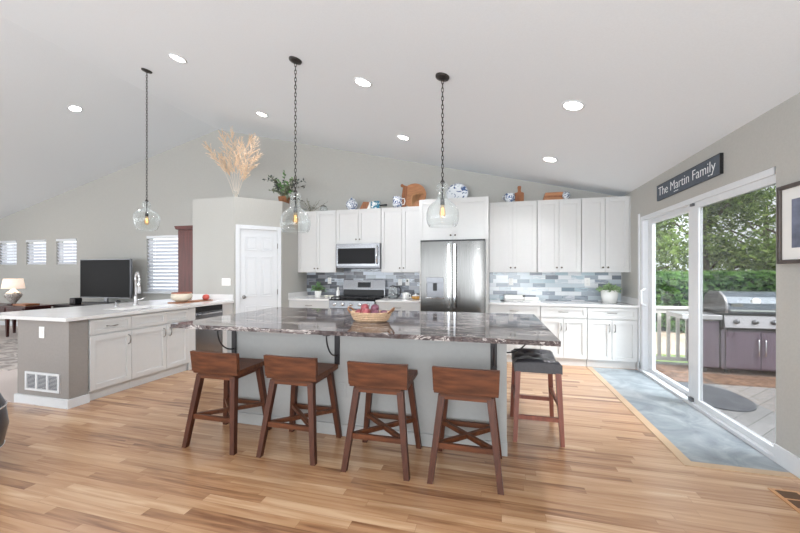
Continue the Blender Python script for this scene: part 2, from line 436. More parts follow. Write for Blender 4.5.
    def ball(s, c, r, sx=1, sy=1, sz=1, n=14):
        prof = [(max(1e-4, r*math.sin(PI*i/10)), -r*math.cos(PI*i/10)*sz) for i in range(11)]
        return s.lathe(prof, c, n, sx, sy)
    def build(s, name, m, parent=None, mats=None):
        bmesh.ops.recalc_face_normals(s.bm, faces=s.bm.faces)
        me = bpy.data.meshes.new(name); s.bm.to_mesh(me); s.bm.free()
        me.materials.append(m)
        o = bpy.data.objects.new(name, me); col.objects.link(o)
        if parent: o.parent = parent
        return o
def tag(o, label, cat, group=None):
    o['label'] = label; o['category'] = cat
    if group: o['group'] = group
    return o
def thing(name, label, cat, loc=(0, 0, 0), rz=0, group=None):
    o = bpy.data.objects.new(name, None); col.objects.link(o); o.empty_display_size = .1
    o.location = loc; o.rotation_euler = (0, 0, rz)
    return tag(o, label, cat, group)
def struct(name, mb, m, parent=None):
    o = mb.build(name, m, parent)
    if not parent: o['kind'] = 'structure'
    return o
def kids(o): return [c for c in col.objects if c.parent == o]
def dup(o, loc=None, rz=None, label=None, parent=None):
    c = o.copy(); col.objects.link(c)
    if parent is not None: c.parent = parent
    for ch in kids(o):
        if ch.name != c.name: dup(ch, parent=c)
    if loc is not None: c.location = loc
    if rz is not None: c.rotation_euler = (0, 0, rz)
    if label: c['label'] = label
    return c

# ------------------------------------------------------------------ room shell
XR, YB, XRIDGE, XL, YR = 2.005, 6.41, -5.716, -14.0, -3.2
SL = .2417; HR = 2.60
def ceil_z(x): return HR + SL*(XR-x) if x > XRIDGE else HR + SL*(XR-XRIDGE) - SL*(XRIDGE-x)

struct('floor', MB().box(-4.6, YR, -.1, XR+.02, 2.75, 0).box(-4.62, 2.75, -.1, XR+.02, YB, 0).box(XL, YR, -.1, -4.6, 2.62, 0), MT['floor'])
struct('floor_carpet', MB().box(XL, 2.62, -.1, -4.62, YB, .006), MT['carpet'])
# slate inlay in front of the sliding door with wood border
tag(MB().box(1.40, 3.05, -.02, 1.984, 5.74, .004).build('slate_entry_tile', MT['slate']), 'blue-grey slate tile inlay in the wood floor before the sliding door', 'floor tile')
struct('trim_1', MB().box(1.33, 2.98, -.01, 1.40, 5.74, .005).box(1.40, 2.98, -.01, 1.984, 3.05, .005), mat('light_border_oak', (190, 160, 128), .3, noise=.1, scale=4))

ce = MB()
ce.extrude_y([(XR+.15, ceil_z(XR)-SL*.15), (XR+.15, ceil_z(XR)+.2), (XRIDGE, ceil_z(XRIDGE)+.2), (XRIDGE, ceil_z(XRIDGE))], YR, YB+.15)
ce.extrude_y([(XRIDGE, ceil_z(XRIDGE)), (XRIDGE, ceil_z(XRIDGE)+.2), (XL-.15, ceil_z(XL)+.2-SL*.15), (XL-.15, ceil_z(XL)-SL*.15)], YR, YB+.15)
struct('ceiling', ce, MT['ceil'])

# back gable wall with the living-room window openings
WINS = [(-12.62, -11.96, 1.59, 2.23), (-11.60, -10.89, 1.59, 2.23), (-10.53, -9.85, 1.59, 2.23), (-7.67, -6.50, .95, 2.23)]
def gable(y0, y1, holes):
    mb = MB()
    xs = sorted(set([XL, XR, XRIDGE] + [h[0] for h in holes] + [h[1] for h in holes]))
    for a, b in zip(xs[:-1], xs[1:]):
        h = [q for q in holes if q[0] <= a and q[1] >= b]
        if h:
            h = h[0]
            mb.extrude_y([(a, 0), (b, 0), (b, h[2]), (a, h[2])], y0, y1)
            mb.extrude_y([(a, h[3]), (b, h[3]), (b, ceil_z(b)), (a, ceil_z(a))], y0, y1)
        else:
            mb.extrude_y([(a, 0), (b, 0), (b, ceil_z(b)), (a, ceil_z(a))], y0, y1)
    bmesh.ops.remove_doubles(mb.bm, verts=mb.bm.verts, dist=1e-5)
    return mb
struct('wall_back', gable(YB, YB+.15, WINS), MT['wall'])
struct('wall_left', MB().box(XL-.15, YR, 0, XL, YB, ceil_z(XL)), MT['wall'])
# right wall with the sliding-door opening
DY0, DY1, DZ = 3.215, 5.70, 2.165
wr = MB()
wr.box(XR, YR, 0, XR+.14, DY0, HR).box(XR, DY1, 0, XR+.14, YB+.15, HR).box(XR, DY0, DZ, XR+.14, DY1, HR)
struct('wall_right', wr, MT['wall'])
# rear wall piers, the unseen gap between them left open to let in sky light
struct('wall_rear', MB().extrude_y([(-8.0, 0), (-6.4, 0), (-6.4, ceil_z(-6.4)), (-8.0, ceil_z(-8.0))], YR-.15, YR)
       .extrude_y([(-6.4, 3.3), (1.15, 3.3-0.75), (1.15, ceil_z(1.15)), (XRIDGE, ceil_z(XRIDGE)), (-6.4, ceil_z(-6.4))], YR-.15, YR)
       .extrude_y([(1.15, 0), (XR, 0), (XR, ceil_z(XR)), (1.15, ceil_z(1.15))], YR-.15, YR), MT['wall'])

# corner pantry enclosure (stops short of the ceiling: plant ledge on top)
PZ = 2.645
pant = [(-4.98, 5.0), (-4.15, 5.0), (-3.60, 5.55), (-3.60, YB), (-4.98, YB)]
struct('wall_pantry', MB().prism(pant, 0, PZ), MT['wall'])
# half wall carrying the peninsula counter
struct('wall_peninsula', MB().box(-4.93, 2.65, 0, -4.18, 2.83, .889).box(-4.93, 2.83, 0, -4.80, 4.999, .889), MT['grey_end'])
struct('baseboard_peninsula', MB().box(-4.95, 2.63, 0, -4.165, 2.65, .09).box(-4.18, 2.65, 0, -4.165, 2.835, .09).box(-4.95, 2.65, 0, -4.93, 4.99, .09), MT['trim'])
bb = MB().box(XR-.015, YR, 0, XR, DY0, .13).box(XR-.015, DY1+.0, 0, XR, 5.83, .13)
struct('baseboard_right', bb, MT['trim'])
struct('baseboard_back', MB().box(XL, YB-.015, .0, -4.99, YB, .12), MT['trim'])

# windows with frames, panes and blinds
for i, (a, b, z0, z1) in enumerate(WINS):
    f = MB()
    t = .045
    f.box(a, YB+.05, z0, a+t, YB+.12, z1).box(b-t, YB+.05, z0, b, YB+.12, z1).box(a+t, YB+.05, z0, b-t, YB+.12, z0+t).box(a+t, YB+.05, z1-t, b-t, YB+.12, z1)
    w = struct(f'window_{i+1}', f, MT['trim'])
    MB().box(a+t, YB+.08, z0+t, b-t, YB+.088, z1-t).build('pane', MT['pane'], w)
    if i == 3: MB().box(a-.05, YB-.05, z0-.03, b+.03, YB+.05, z0).build('window_sill', MT['trim'], w)
    lab = ['white slatted blind in the leftmost of the three small high windows', 'white slatted blind in the middle small high window',
           'white slatted blind in the small high window nearest the television', 'white slatted blind over the tall window beside the cherry cabinet'][i]
    bt = thing('window_blind', lab, 'blind', ((a+b)/2, YB+.02, z0), group='window blinds of the living room')
    w2 = (b-a)/2 - .012; h = z1 - z0
    s = MB(); n = int(h/.085)
    for k in range(n):
        z = .04 + k*(h-.09)/n
        s.bar((-w2, .01, z), (w2, .01, z), .075, .004, up=(0, .72, .66))
    s.build('slats', MT['slat'], bt)
    MB().box(-w2-.005, -.035, h-.065, w2+.005, .04, h-.005, .004).build('head_rail', MT['trim'], bt)
    MB().box(-w2, -.012, .004, w2, .03, .026, .003).build('bottom_rail', MT['trim'], bt)
    for sx_ in (-.6, .6): MB().tube([(w2*sx_, -.012, .03), (w2*sx_, -.012, h-.06)], .003, 5).build('ladder_cord', MT['plastic'], bt)

# sliding door
dr = MB()
xf0, xf1 = XR+.005, XR+.125
dr.box(xf0, DY1-.07, .0, xf1, DY1, DZ).box(xf0+.065, DY0, .0, xf1, DY0+.03, DZ).box(xf0, DY0+.03, DZ-.055, xf1, DY1-.07, DZ).box(xf0-.02, DY0, -.02, xf1, DY1, .03)
dr.box(XR-.012, DY1, 0, XR, DY1+.05, DZ+.05)
door = struct('door_1', dr, MT['trim'])
def sash(x, ya, yb, name, pane, sw=(.10, .10), rail=(.05, .06)):
    m_ = MB(); z0, z1 = .03, DZ-.055
    m_.box(x, ya, z0, x+.04, ya+sw[0], z1, .003).box(x, yb-sw[1], z0, x+.04, yb, z1, .003)
    m_.box(x, ya+sw[0], z0, x+.04, yb-sw[1], z0+rail[0]).box(x, ya+sw[0], z1-rail[1], x+.04, yb-sw[1], z1)
    o = m_.build(name, MT['trim'], door)
    MB().box(x+.016, ya+sw[0], z0+rail[0], x+.022, yb-sw[1], z1-rail[1]).build('pane', pane, o)
    return o
sash(XR+.072, 4.40, DY1-.07, 'fixed_sash', MT['pane'], (.07, .13))
sl = sash(XR+.022, DY0+.008, 4.47, 'sliding_sash', MT['pane_screen'], (.03, .19))
MB().tube([(XR+.02, 5.56, .93), (XR-.035, 5.56, .96), (XR-.035, 5.56, 1.14), (XR+.02, 5.56, 1.17)], .012, 8).build('door_handle', MT['trim'], door)
MB().box(XR-.005, 4.36, .035, XR+.022, 4.42, .075, .003).build('door_lock', MT['steel_dark'], sl)
MB().box(XR-.006, 4.34, 2.075, XR+.022, 4.39, 2.105, .006).build('top_latch', MT['steel_dark'], sl)

# pantry door, six panels, on the diagonal face
pd = bpy.data.objects.new('door_2', None); col.objects.link(pd); pd['kind'] = 'structure'
pd.location = (-4.15, 5.0, 0); pd.rotation_euler = (0, 0, PI/4)
DW_, DX0, DH = .60, .09, 2.12
cs = MB()
cs.box(DX0-.065, -.022, 0, DX0, .0, DH+.065, .003).box(DX0+DW_, -.022, 0, DX0+DW_+.065, .0, DH+.065, .003).box(DX0, -.022, DH, DX0+DW_, .0, DH+.065, .003)
cs.build('door_casing', MT['trim'], pd)
lf = MB()
lf.box(DX0+.004, -.008, .01, DX0+DW_-.004, .0, DH-.004)
def raised(mb, x0, z0, x1, z1):
    # recessed field, raised centre
    for (a, b, c, d) in ((x0, z0, x0+.012, z1), (x1-.012, z0, x1, z1), (x0, z0, x1, z0+.012), (x0, z1-.012, x1, z1)):
        mb.box(a, -.016, b, c, -.008, d, .002)
    mb.box(x0+.035, -.015, z0+.035, x1-.035, -.008, z1-.035, .004)
for (a, b) in ((DX0+.075, DX0+DW_/2-.03), (DX0+DW_/2+.03, DX0+DW_-.075)):
    for (c, d) in ((.2, .82), (.98, 1.66), (1.76, 2.0)): raised(lf, a, c, b, d)
leafo = lf.build('door_leaf', MT['trim'], pd)
MB().lathe([(.026, 0), (.026, -.006), (.010, -.010), (.010, -.035), (.026, -.042), (.030, -.055), (.022, -.068), (.001, -.072)], (DX0+.06, -.008, .98), 16, axis='y').build('door_knob', MT['nickel'], leafo)
for z in (.3, 1.05, 1.85): MB().box(DX0+DW_-.006, -.028, z-.045, DX0+DW_+.008, -.012, z+.045).build('hinge', MT['nickel'], pd)

# ------------------------------------------------------------------ cabinets
def shaker(name, x0, z0, x1, z1, parent, y=0, t=.02, rail=.058, m=None):
    g = .0025; x0 += g; x1 -= g; z0 += g; z1 -= g
    mb = MB()
    mb.box(x0, y-t, z0, x0+rail, y, z1, .0015).box(x1-rail, y-t, z0, x1, y, z1, .0015)
    mb.box(x0+rail, y-t, z0, x1-rail, y, z0+rail).box(x0+rail, y-t, z1-rail, x1-rail, y, z1)
    mb.box(x0+rail, y-t+.013, z0+rail, x1-rail, y, z1-rail)
    return mb.build(name, m or MT['cab'], parent)
def knob(x, z, parent, y=-.02):
    MB().lathe([(.006, 0), (.006, -.015), (.014, -.019), (.014, -.027), (.001, -.030)], (x, y, z), 12, axis='y').build('knob', MT['bronze_knob'], parent)
def pull_v(x, z, parent, y=-.02, L=.11):
    MB().tube([(x, y, z-L/2), (x, y-.028, z-L/2+.015), (x, y-.033, z), (x, y-.028, z+L/2-.015), (x, y, z+L/2)], .0065, 8).build('handle', MT['nickel'], parent)
def pull_h(x, z, parent, y=-.02, L=.13):
    MB().tube([(x-L/2, y, z), (x-L/2+.015, y-.028, z), (x, y-.033, z), (x+L/2-.015, y-.028, z), (x+L/2, y, z)], .0065, 8).build('handle', MT['nickel'], parent)
def upper_cab(x0, x1, z0, z1, yf, label, ndoor=2, kz=.075):
    t = thing('upper_cabinet', label, 'cabinet', (x0, yf, z0), group='white wall cabinets over the counters')
    w = x1-x0; h = z1-z0
    MB().box(.001, 0, 0, w-.001, YB-yf-.001, h).build('body', MT['cab'], t)
    for k in range(ndoor):
        a, b = w*k/ndoor, w*(k+1)/ndoor
        d = shaker('door', a, .0, b, h-.018, t)
        knob(b-.035 if k == 0 else a+.035, kz, d)
    return t
UY = 6.08; UZ0 = 1.39; UZ1 = 2.545
upper_cab(-3.598, -2.81, UZ0, UZ1, UY, 'white two-door wall cabinet left of the microwave, beside the pantry wall')
upper_cab(-2.805, -1.937, 1.915, UZ1, UY, 'short white two-door wall cabinet directly above the microwave')
upper_cab(-1.932, -1.17, UZ0, UZ1, UY, 'white two-door wall cabinet between the microwave and the refrigerator')
upper_cab(-.058, .682, UZ0, UZ1, UY, 'white two-door wall cabinet immediately right of the refrigerator')
upper_cab(.687, 1.328, UZ0, UZ1, UY, 'white two-door wall cabinet, middle one of the three right of the refrigerator')
upper_cab(1.333, 1.99, UZ0, UZ1, UY, 'white two-door wall cabinet in the corner against the right wall')
# refrigerator surround: deep cabinet and side panels
fc = thing('refrigerator_cabinet', 'deep white two-door cabinet enclosing the top of the steel refrigerator', 'cabinet', (-1.165, 5.70, 1.90))
MB().box(0, 0, 0, 1.10, YB-5.70-.001, .672).build('body', MT['cab'], fc)
d = shaker('door', .0, 0, .55, .655, fc); knob(.515, .08, d)
d = shaker('door', .55, 0, 1.10, .655, fc); knob(.585, .08, d)
MB().box(0, .02, -1.90, .035, .70, 0).build('side_panel', MT['cab'], fc)
MB().box(1.055, .02, -1.90, 1.10, .70, 0).build('side_panel', MT['cab'], fc)
struct('trim_2', MB().box(1.992, 6.06, UZ0, XR, YB, UZ1).box(1.987, 5.75, 0, XR-.001, 6.3, .88), MT['cab'])

BY = 5.76; CZ0, CZ1 = .885, .918
def base_cab(x0, x1, label, ndoor=2, drawer=True, side='r'):
    t = thing('base_cabinet', label, 'cabinet', (x0, BY, 0), group='white base cabinets along the back wall')
    w = x1-x0
    MB().box(.001, 0, .10, w-.001, YB-BY-.01, CZ0).box(.001, .022, 0, w-.001, .58, .10).build('body', MT['cab'], t)
    zt = .70 if drawer else .875
    if drawer:
        d = shaker('drawer', 0, .715, w, .872, t, rail=.04); pull_h(w/2, .80, d)
    for k in range(ndoor):
        a, b = w*k/ndoor, w*(k+1)/ndoor
        d = shaker('door', a, .11, b, zt, t)
        pull_v((b-.035) if (k == 0 and ndoor == 2) or (ndoor == 1 and side == 'r') else a+.035, zt-.12, d)
    return t
base_cab(-3.598, -2.785, 'white base cabinet left of the range, beside the pantry wall')
base_cab(-1.925, -1.172, 'white base cabinet between the range and the refrigerator')
base_cab(-.058, .69, 'white base cabinet right of the refrigerator, mostly behind the island')
base_cab(.695, 1.335, 'white base cabinet with drawer, middle one right of the refrigerator')
base_cab(1.34, 1.985, 'white base cabinet with drawer, in the corner by the sliding door')
for (a, b, lab) in ((-3.598, -2.785, 'short white quartz countertop left of the range'), (-1.925, -1.172, 'short white quartz countertop between range and refrigerator'),
                    (-.06, XR-.002, 'long white quartz countertop right of the refrigerator')):
    m_ = MB().box(a, BY-.04, CZ0, b, YB-.014, CZ1, .004)
    if b > 1: m_.box(XR-.02, BY-.04, CZ1-.003, XR-.001, YB-.014, CZ1+.10)
    else: m_.box(a, YB-.03, CZ1-.003, b, YB-.014, CZ1+.02)
    if a < -3: m_.box(a, BY-.02, CZ1-.003, a+.018, YB-.014, CZ1+.10)
    tag(m_.build('countertop', MT['quartz']), lab, 'countertop', 'white quartz worktops on the back wall')
tag(MB().box(-.06, YB-.012, CZ1+.0, 1.985, YB-.0005, UZ0).build('backsplash', MT['mosaic']), 'pale blue and grey glass tile backsplash right of the refrigerator', 'backsplash')
tag(MB().box(-3.598, YB-.012, CZ1+.022, -1.172, YB-.0005, UZ0).box(-2.80, YB-.012, UZ0, -1.96, YB-.0005, 1.47).build('backsplash', MT['mosaic_dark']), 'slate-grey and blue tile backsplash behind the range', 'backsplash')

# peninsula cabinets, facing +X
PX = -4.19
def pen(y0, y1, label, kind):
    t = thing('base_cabinet', label, 'cabinet', (PX, y0, 0), PI/2, group='white cabinets of the peninsula')
    w = y1-y0
    MB().box(.001, 0, .10, w-.001, .60, CZ0).box(.001, .02, 0, w-.001, .58, .10).build('body', MT['cab'], t)
    if kind == 'drawer':
        d = shaker('drawer', 0, .715, w, .872, t, rail=.04); pull_h(w/2, .79, d, L=.12)
        d = shaker('door', 0, .11, w, .70, t); pull_v(w-.04, .60, d)
    elif kind == 'sink':
        m1 = w*.57
        shaker('false_drawer', 0, .715, m1, .872, t, rail=.04); shaker('false_drawer', m1, .715, w, .872, t, rail=.04)
        d = shaker('door', 0, .11, m1, .70, t); pull_v(m1-.045, .60, d)
        d = shaker('door', m1, .11, w, .70, t); pull_v(m1+.045, .60, d)
    else:
        MB().box(0, -.018, .0, w, 0, CZ0).build('filler_panel', MT['cab'], t)
    return t
pen(2.84, 3.295, 'white peninsula cabinet with a drawer, next to the grey end wall', 'drawer')
pen(3.295, 4.12, 'white two-door sink cabinet in the middle of the peninsula', 'sink')
pen(4.12, 4.235, 'narrow white filler cabinet between sink cabinet and dishwasher', 'filler')
pen(4.775, 4.998, 'narrow white end cabinet between dishwasher and pantry wall', 'filler')
dwt = thing('dishwasher', 'stainless steel dishwasher under the peninsula counter by the pantry', 'dishwasher', (PX, 4.24, 0), PI/2)
MB().box(0, .0, .1, .53, .58, CZ0-.002).box(.01, .05, 0, .52, .55, .1).build('body', MT['steel_dark'], dwt)
dwp = MB().box(.004, -.022, .11, .526, 0, .80, .003).build('door', MT['steel'], dwt)
MB().box(.004, -.020, .805, .526, 0, .878, .003).build('control_strip', MT['black'], dwt)
MB().bar((.05, -.055, .775), (.48, -.055, .775), .02).box(.06, -.055, .768, .08, -.02, .782).box(.45, -.055, .768, .47, -.02, .782).build('handle', MT['chrome'], dwp)
# peninsula worktop with sink cut-out
SX0, SX1, SY0, SY1 = -4.70, -4.30, 3.34, 3.98
pc = MB()
z0, z1 = .8905, .925
for (a, b, c, d) in ((-5.5, 2.60, -4.14, SY0), (-5.5, SY1, -4.14, 4.997), (-5.5, SY0, SX0, SY1), (SX1, SY0, -4.14, SY1)): pc.box(a, b, z0, c, d, z1)
pc.box(-4.978, 4.977, z1-.002, -4.152, 4.997, z1+.10)
tag(pc.build('countertop', MT['quartz']), 'white quartz worktop of the peninsula, overhanging the living room side', 'countertop')
sk = MB()
sk.box(SX0-.01, SY0-.01, z0-.18, SX1+.01, SY1+.01, z0-.17).box(SX0-.01, SY0-.01, z0-.17, SX0, SY1+.01, z0-.001).box(SX1, SY0-.01, z0-.17, SX1+.01, SY1+.01, z0-.001)
sk.box(SX0, SY0-.01, z0-.17, SX1, SY0, z0-.001).box(SX0, SY1, z0-.17, SX1, SY1+.01, z0-.001)
tag(sk.build('sink', MT['steel']), 'undermount stainless sink set in the peninsula worktop', 'sink')
fx, fy, fz = -4.90, 3.93, .925
fa = thing('faucet', 'tall chrome pull-down faucet behind the peninsula sink', 'faucet', (fx, fy, fz))
MB().lathe([(.032, 0), (.032, .01), (.022, .02), (.020, .12), (.014, .14)], n=14).build('base', MT['chrome'], fa)
pts = [(0, 0, .13), (0, 0, .38)] + [(.055-.055*math.cos(a), -.02*(1-math.cos(a)), .38+.085*math.sin(a)) for a in [PI*k/8 for k in range(1, 9)]]
MB().tube(pts, .013, 10).build('spout', MT['chrome'], fa)
MB().tube([(.11, -.04, .38), (.11, -.04, .30), (.112, -.041, .17)], [.015, .018, .022], 10).build('spray_head', MT['chrome'], fa)
MB().tube([(.0, .0, .07), (.03, .055, .08), (.04, .11, .11)], .009, 8).build('lever', MT['chrome'], fa)
sd = thing('soap_dispenser', 'small chrome soap dispenser with dark tip beside the faucet', 'soap dispenser', (-4.93, 3.68, fz))
MB().lathe([(.02, 0), (.02, .008), (.010, .014), (.010, .07)], n=12).build('base', MT['chrome'], sd)
MB().tube([(0, 0, .068), (.02, 0, .078), (.07, 0, .074)], .010, 8).build('nozzle', MT['black'], sd)

# return-air grille and light switch on the half wall end
vg = thing('return_vent', 'white three-bay air grille low on the grey peninsula end wall', 'vent', (-4.80, 2.65, .145))
vm = MB().box(0, -.012, 0, .50, 0, .022).box(0, -.012, .173, .50, 0, .195)
for x in (0, .155, .315, .475): vm.box(x, -.012, .022, x+.025, 0, .173)
vm.build('frame', MT['trim'], vg)
sm = MB()
for k in range(11):
    z = .03 + k*.0135
    sm.bar((.025, -.006, z), (.475, -.006, z), .012, .002, up=(0, .6, .8))
sm.build('louvers', MT['trim'], vg)
MB().box(.02, -.002, .02, .48, -.0005, .175).build('backing', MT['grate'], vg)
def plate(loc, rz, label, kind='outlet', w=.075, h=.12, name=None, grp=None):
    t = thing(name or ('wall_outlet' if kind == 'outlet' else 'light_switch'), label, 'outlet' if kind == 'outlet' else 'light switch', loc, rz, grp)
    MB().box(-w/2, -.007, 0, w/2, 0, h, .003).build('cover_plate', MT['plastic'], t)
    if kind == 'outlet':
        MB().box(-.017, -.010, .018, .017, -.007, .052, .002).build('socket', MT['ceramic'], t)
        MB().box(-.017, -.010, .068, .017, -.007, .102, .002).build('socket', MT['ceramic'], t)
    else:
        n = max(1, round(w/.07))
        for k in range(n):
            cx = -w/2 + w*(k+.5)/n
            MB().box(cx-.016, -.012, .027, cx+.016, -.007, .093, .003).build('rocker', MT['ceramic'], t)
    return t
plate((-4.56, 2.65, .70), 0, 'white switch plate high on the grey peninsula end wall', 'switch')
plate((-4.30, 5.0, 1.17), 0, 'wide white switch plate on the pantry wall above the peninsula counter', 'switch', w=.17)
plate((-4.53+.01, 5.0, 1.17), 0, 'white switch plate left of the wide plate on the pantry wall', 'switch') if False else None
ys = YB-.012
plate((.30, ys, 1.17), 0, 'white outlet on the blue tile, right of the refrigerator', w=.075)
plate((1.49, ys, 1.17), 0, 'white outlet on the blue tile, left of the potted plant', w=.085, h=.13)
plate((-3.10, ys, 1.17), 0, 'white outlet on slate tile above the left counter plant')
plate((-1.67, ys, 1.15), 0, 'white outlet on slate tile directly above the kettle handle')
po = plate((-1.53, ys, 1.15), 0, 'white outlet with a dark plug, between kettle and refrigerator')
MB().box(-.012, -.028, .066, .012, -.010, .098, .003).build('plug', MT['black'], po)

# ------------------------------------------------------------------ appliances
# refrigerator
FX0, FX1, FY = -1.112, -.114, 5.52
fr = thing('refrigerator', 'stainless french-door refrigerator with ice dispenser under the deep white cabinet', 'refrigerator', (FX0, FY, 0))
FW = FX1-FX0
MB().box(0, .07, .02, FW, .80, 1.865).build('body', MT['steel_dark'], fr)
DXA, DXB, DZA, DZB = .10, .37, 1.0, 1.31
def door_front(mb, xa, xb, z0, z1, d0, d1):
    """slice xa..xb of a gently bowed door that spans d0..d1"""
    N = max(2, int((xb-xa)/.012)); P = []
    for k in range(N+1):
        x = xa+(xb-xa)*k/N; u = 2*(x-d0)/(d1-d0)-1
        P.append((x, -.016*(1-abs(u)**2.6) + .006))
    mb.prism([(xb, .068), (xa, .068)] + P, z0, z1); return mb
dl = MB(); d0, d1 = .003, FW/2-.003
door_front(dl, d0, DXA, .76, 1.87, d0, d1); door_front(dl, DXB, d1, .76, 1.87, d0, d1)
door_front(dl, DXA, DXB, .76, DZA, d0, d1); door_front(dl, DXA, DXB, DZB, 1.87, d0, d1)
dl.build('door', MT['fridge_steel'], fr)
ch = kids(fr)[-1]
MB().box(DXA, .03, DZA, DXB, .066, DZB-.08).build('dispenser_recess', MT['steel_dark'], ch)
MB().box(DXA, -.012, DZB-.085, DXB, .03, DZB, .003).build('dispenser_panel', MT['steel_dark'], ch)
MB().box(DXA+.10, .012, DZA+.10, DXA+.16, .03, DZB-.09, .004).build('dispenser_paddle', MT['black'], ch)
MB().box(DXA-.012, -.014, DZA-.015, DXB+.012, .03, DZA, .003).build('drip_tray', MT['chrome'], ch)
def fhandle(x, d):
    MB().bar((x, -.05, .84), (x, -.05, 1.83), .028, .022).box(x-.01, -.05, .87, x+.01, 0, .90).box(x-.01, -.05, 1.77, x+.01, 0, 1.80).build('handle', MT['chrome'], d)
fhandle(FW/2-.045, ch)
rd = door_front(MB(), FW/2+.003, FW-.003, .76, 1.87, FW/2+.003, FW-.003).build('door', MT['fridge_steel'], fr)
fhandle(FW/2+.045, rd)
MB().box(FW-.11, -.008, 1.74, FW-.08, 0, 1.752).build('badge', MT['nickel'], rd)
fd = MB().box(.003, 0, .06, FW-.003, .068, .75, .006).build('freezer_drawer', MT['fridge_steel'], fr)
MB().bar((.1, -.05, .66), (FW-.1, -.05, .66), .022, .028).box(.13, -.05, .65, .15, 0, .67).box(FW-.15, -.05, .65, FW-.13, 0, .67).build('handle', MT['chrome'], fd)
MB().box(.0, .012, 1.871, FW, .17, 1.897).build('hinge_cover', MT['black'], fr)

# range
RX0, RX1, RY = -2.775, -1.935, 5.70
rg = thing('gas_range', 'stainless gas range with black cooktop between the white base cabinets', 'stove', (RX0, RY, 0))
RW = RX1-RX0
MB().box(0, .03, .08, RW, .66, .895).box(.02, .08, 0, RW-.02, .62, .08).build('body', MT['steel_dark'], rg)
od = MB().box(.01, -.005, .20, RW-.01, .03, .76, .004).build('oven_door', MT['steel'], rg)
MB().box(.12, -.008, .32, RW-.12, -.004, .62).build('oven_window', MT['blackglass'], od)
MB().bar((.06, -.055, .72), (RW-.06, -.055, .72), .024).box(.08, -.055, .71, .10, 0, .73).box(RW-.10, -.055, .71, RW-.08, 0, .73).build('handle', MT['chrome'], od)
MB().box(.01, -.003, .09, RW-.01, .03, .19, .003).build('storage_drawer', MT['steel'], rg)
MB().extrude_x([(-.02, .775), (.04, .775), (.04, .90), (.0, .90)], .003, RW-.003).build('control_panel', MT['steel'], rg)
for k in range(5):
    MB().lathe([(.028, 0), (.028, -.012), (.022, -.014), (.021, -.036), (.001, -.038)], (.11+k*(RW-.22)/4, -.010, .84), 14, axis='y').build('knob', MT['chrome'], rg)
ct = MB().box(0, .0, .895, RW, .60, .925, .004).build('cooktop', MT['blackglass'], rg)
gm = MB()
for gx in (.03, RW/3+.01, 2*RW/3-.01):
    w = RW/3-.02
    gm.bar((gx, .05, .955), (gx+w, .05, .955), .016).bar((gx, .55, .955), (gx+w, .55, .955), .016).bar((gx, .05, .955), (gx, .55, .955), .016).bar((gx+w, .05, .955), (gx+w, .55, .955), .016)
    gm.bar((gx+w/2, .05, .955), (gx+w/2, .55, .955), .012).bar((gx, .2, .955), (gx+w, .2, .955), .012).bar((gx, .42, .955), (gx+w, .42, .955), .012)
    for p in ((gx, .05), (gx+w, .05), (gx, .55), (gx+w, .55)): gm.box(p[0]-.008, p[1]-.008, .925, p[0]+.008, p[1]+.008, .955)
gm.build('burner_grate', MT['black'], ct)
for p in ((.17, .18), (.17, .42), (RW/2, .3), (RW-.17, .18), (RW-.17, .42)):
    MB().lathe([(.045, 0), (.045, .008), (.030, .012), (.030, .018), (.001, .019)], (p[0], p[1], .925), 16).build('burner', MT['blackmetal'], ct)
bg = MB().extrude_x([(.60, .93), (.66, .93), (.66, 1.245), (.625, 1.245), (.60, 1.08)], 0, RW).build('backguard', MT['steel'], rg)
MB().box(.02, .592, .935, RW-.02, .60, 1.07).build('backguard_base', MT['black'], rg)
MB().extrude_x([(.597, 1.112), (.606, 1.112), (.622, 1.205), (.611, 1.205)], RW*.36, RW*.66).build('display', MT['display'], bg)

# over-the-range microwave
mw = thing('microwave', 'stainless over-the-range microwave hanging above the cooktop', 'microwave', (RX0, 5.98, 1.475))
MH = .435
MB().box(0, .03, 0, RW, .425, MH).build('body', MT['steel_dark'], mw)
mdr = MB().box(.003, 0, .03, .04, .03, MH-.002, .003).box(RW-.085, 0, .03, RW-.003, .03, MH-.002, .003).box(.04, 0, .03, RW-.085, .03, .07).box(.04, 0, MH-.085, RW-.085, .03, MH-.002).build('door', MT['steel'], mw)
MB().box(.04, .004, .07, RW-.085, .02, MH-.085).build('window', mat('dark_oven_window', (26, 26, 28), .35, spec=.15), mdr)
MB().tube([(RW-.045, 0, .07), (RW-.045, -.045, .09), (RW-.045, -.045, MH-.07), (RW-.045, 0, MH-.05)], .012, 8).build('handle', MT['chrome'], mdr)
MB().box(RW*.30, .004, .04, RW*.7, .028, .07).build('control_strip', MT['display'], mw)
MB().box(.01, .02, -.012, RW-.01, .42, 0).build('vent_grille', MT['black'], mw)

# ------------------------------------------------------------------ island
IX0, IX1, IY0, IY1 = -2.385, .093, 2.80, 4.05
isl = thing('kitchen_island', 'pale grey panelled island base under the dark granite top', 'kitchen island', ((IX0+IX1)/2, IY0, 0))
cx = (IX0+IX1)/2; hw = (IX1-IX0)/2
MB().box(-hw, 0, 0, hw, IY1-IY0, .886).build('body', MT['islandgrey'], isl)
MB().box(-hw-.012, -.014, 0, hw+.012, 0, .10, .003).box(hw, 0, 0, hw+.012, IY1-IY0, .10).box(-hw-.012, 0, 0, -hw, IY1-IY0, .10).build('baseboard', MT['islandgrey'], isl)
MB().box(hw-.05, -.007, .10, hw+.007, 0, .886).build('corner_trim', MT['islandgrey'], isl)
MB().box(-hw-.007, -.007, .10, -hw+.05, 0, .886).build('corner_trim', MT['islandgrey'], isl)
ig = MB()
n = 40; random.seed(3)
X0, X1, Y0, Y1 = -2.81, .44, 2.575, 4.20
poly = [(X0, Y1), (X0, Y0)]
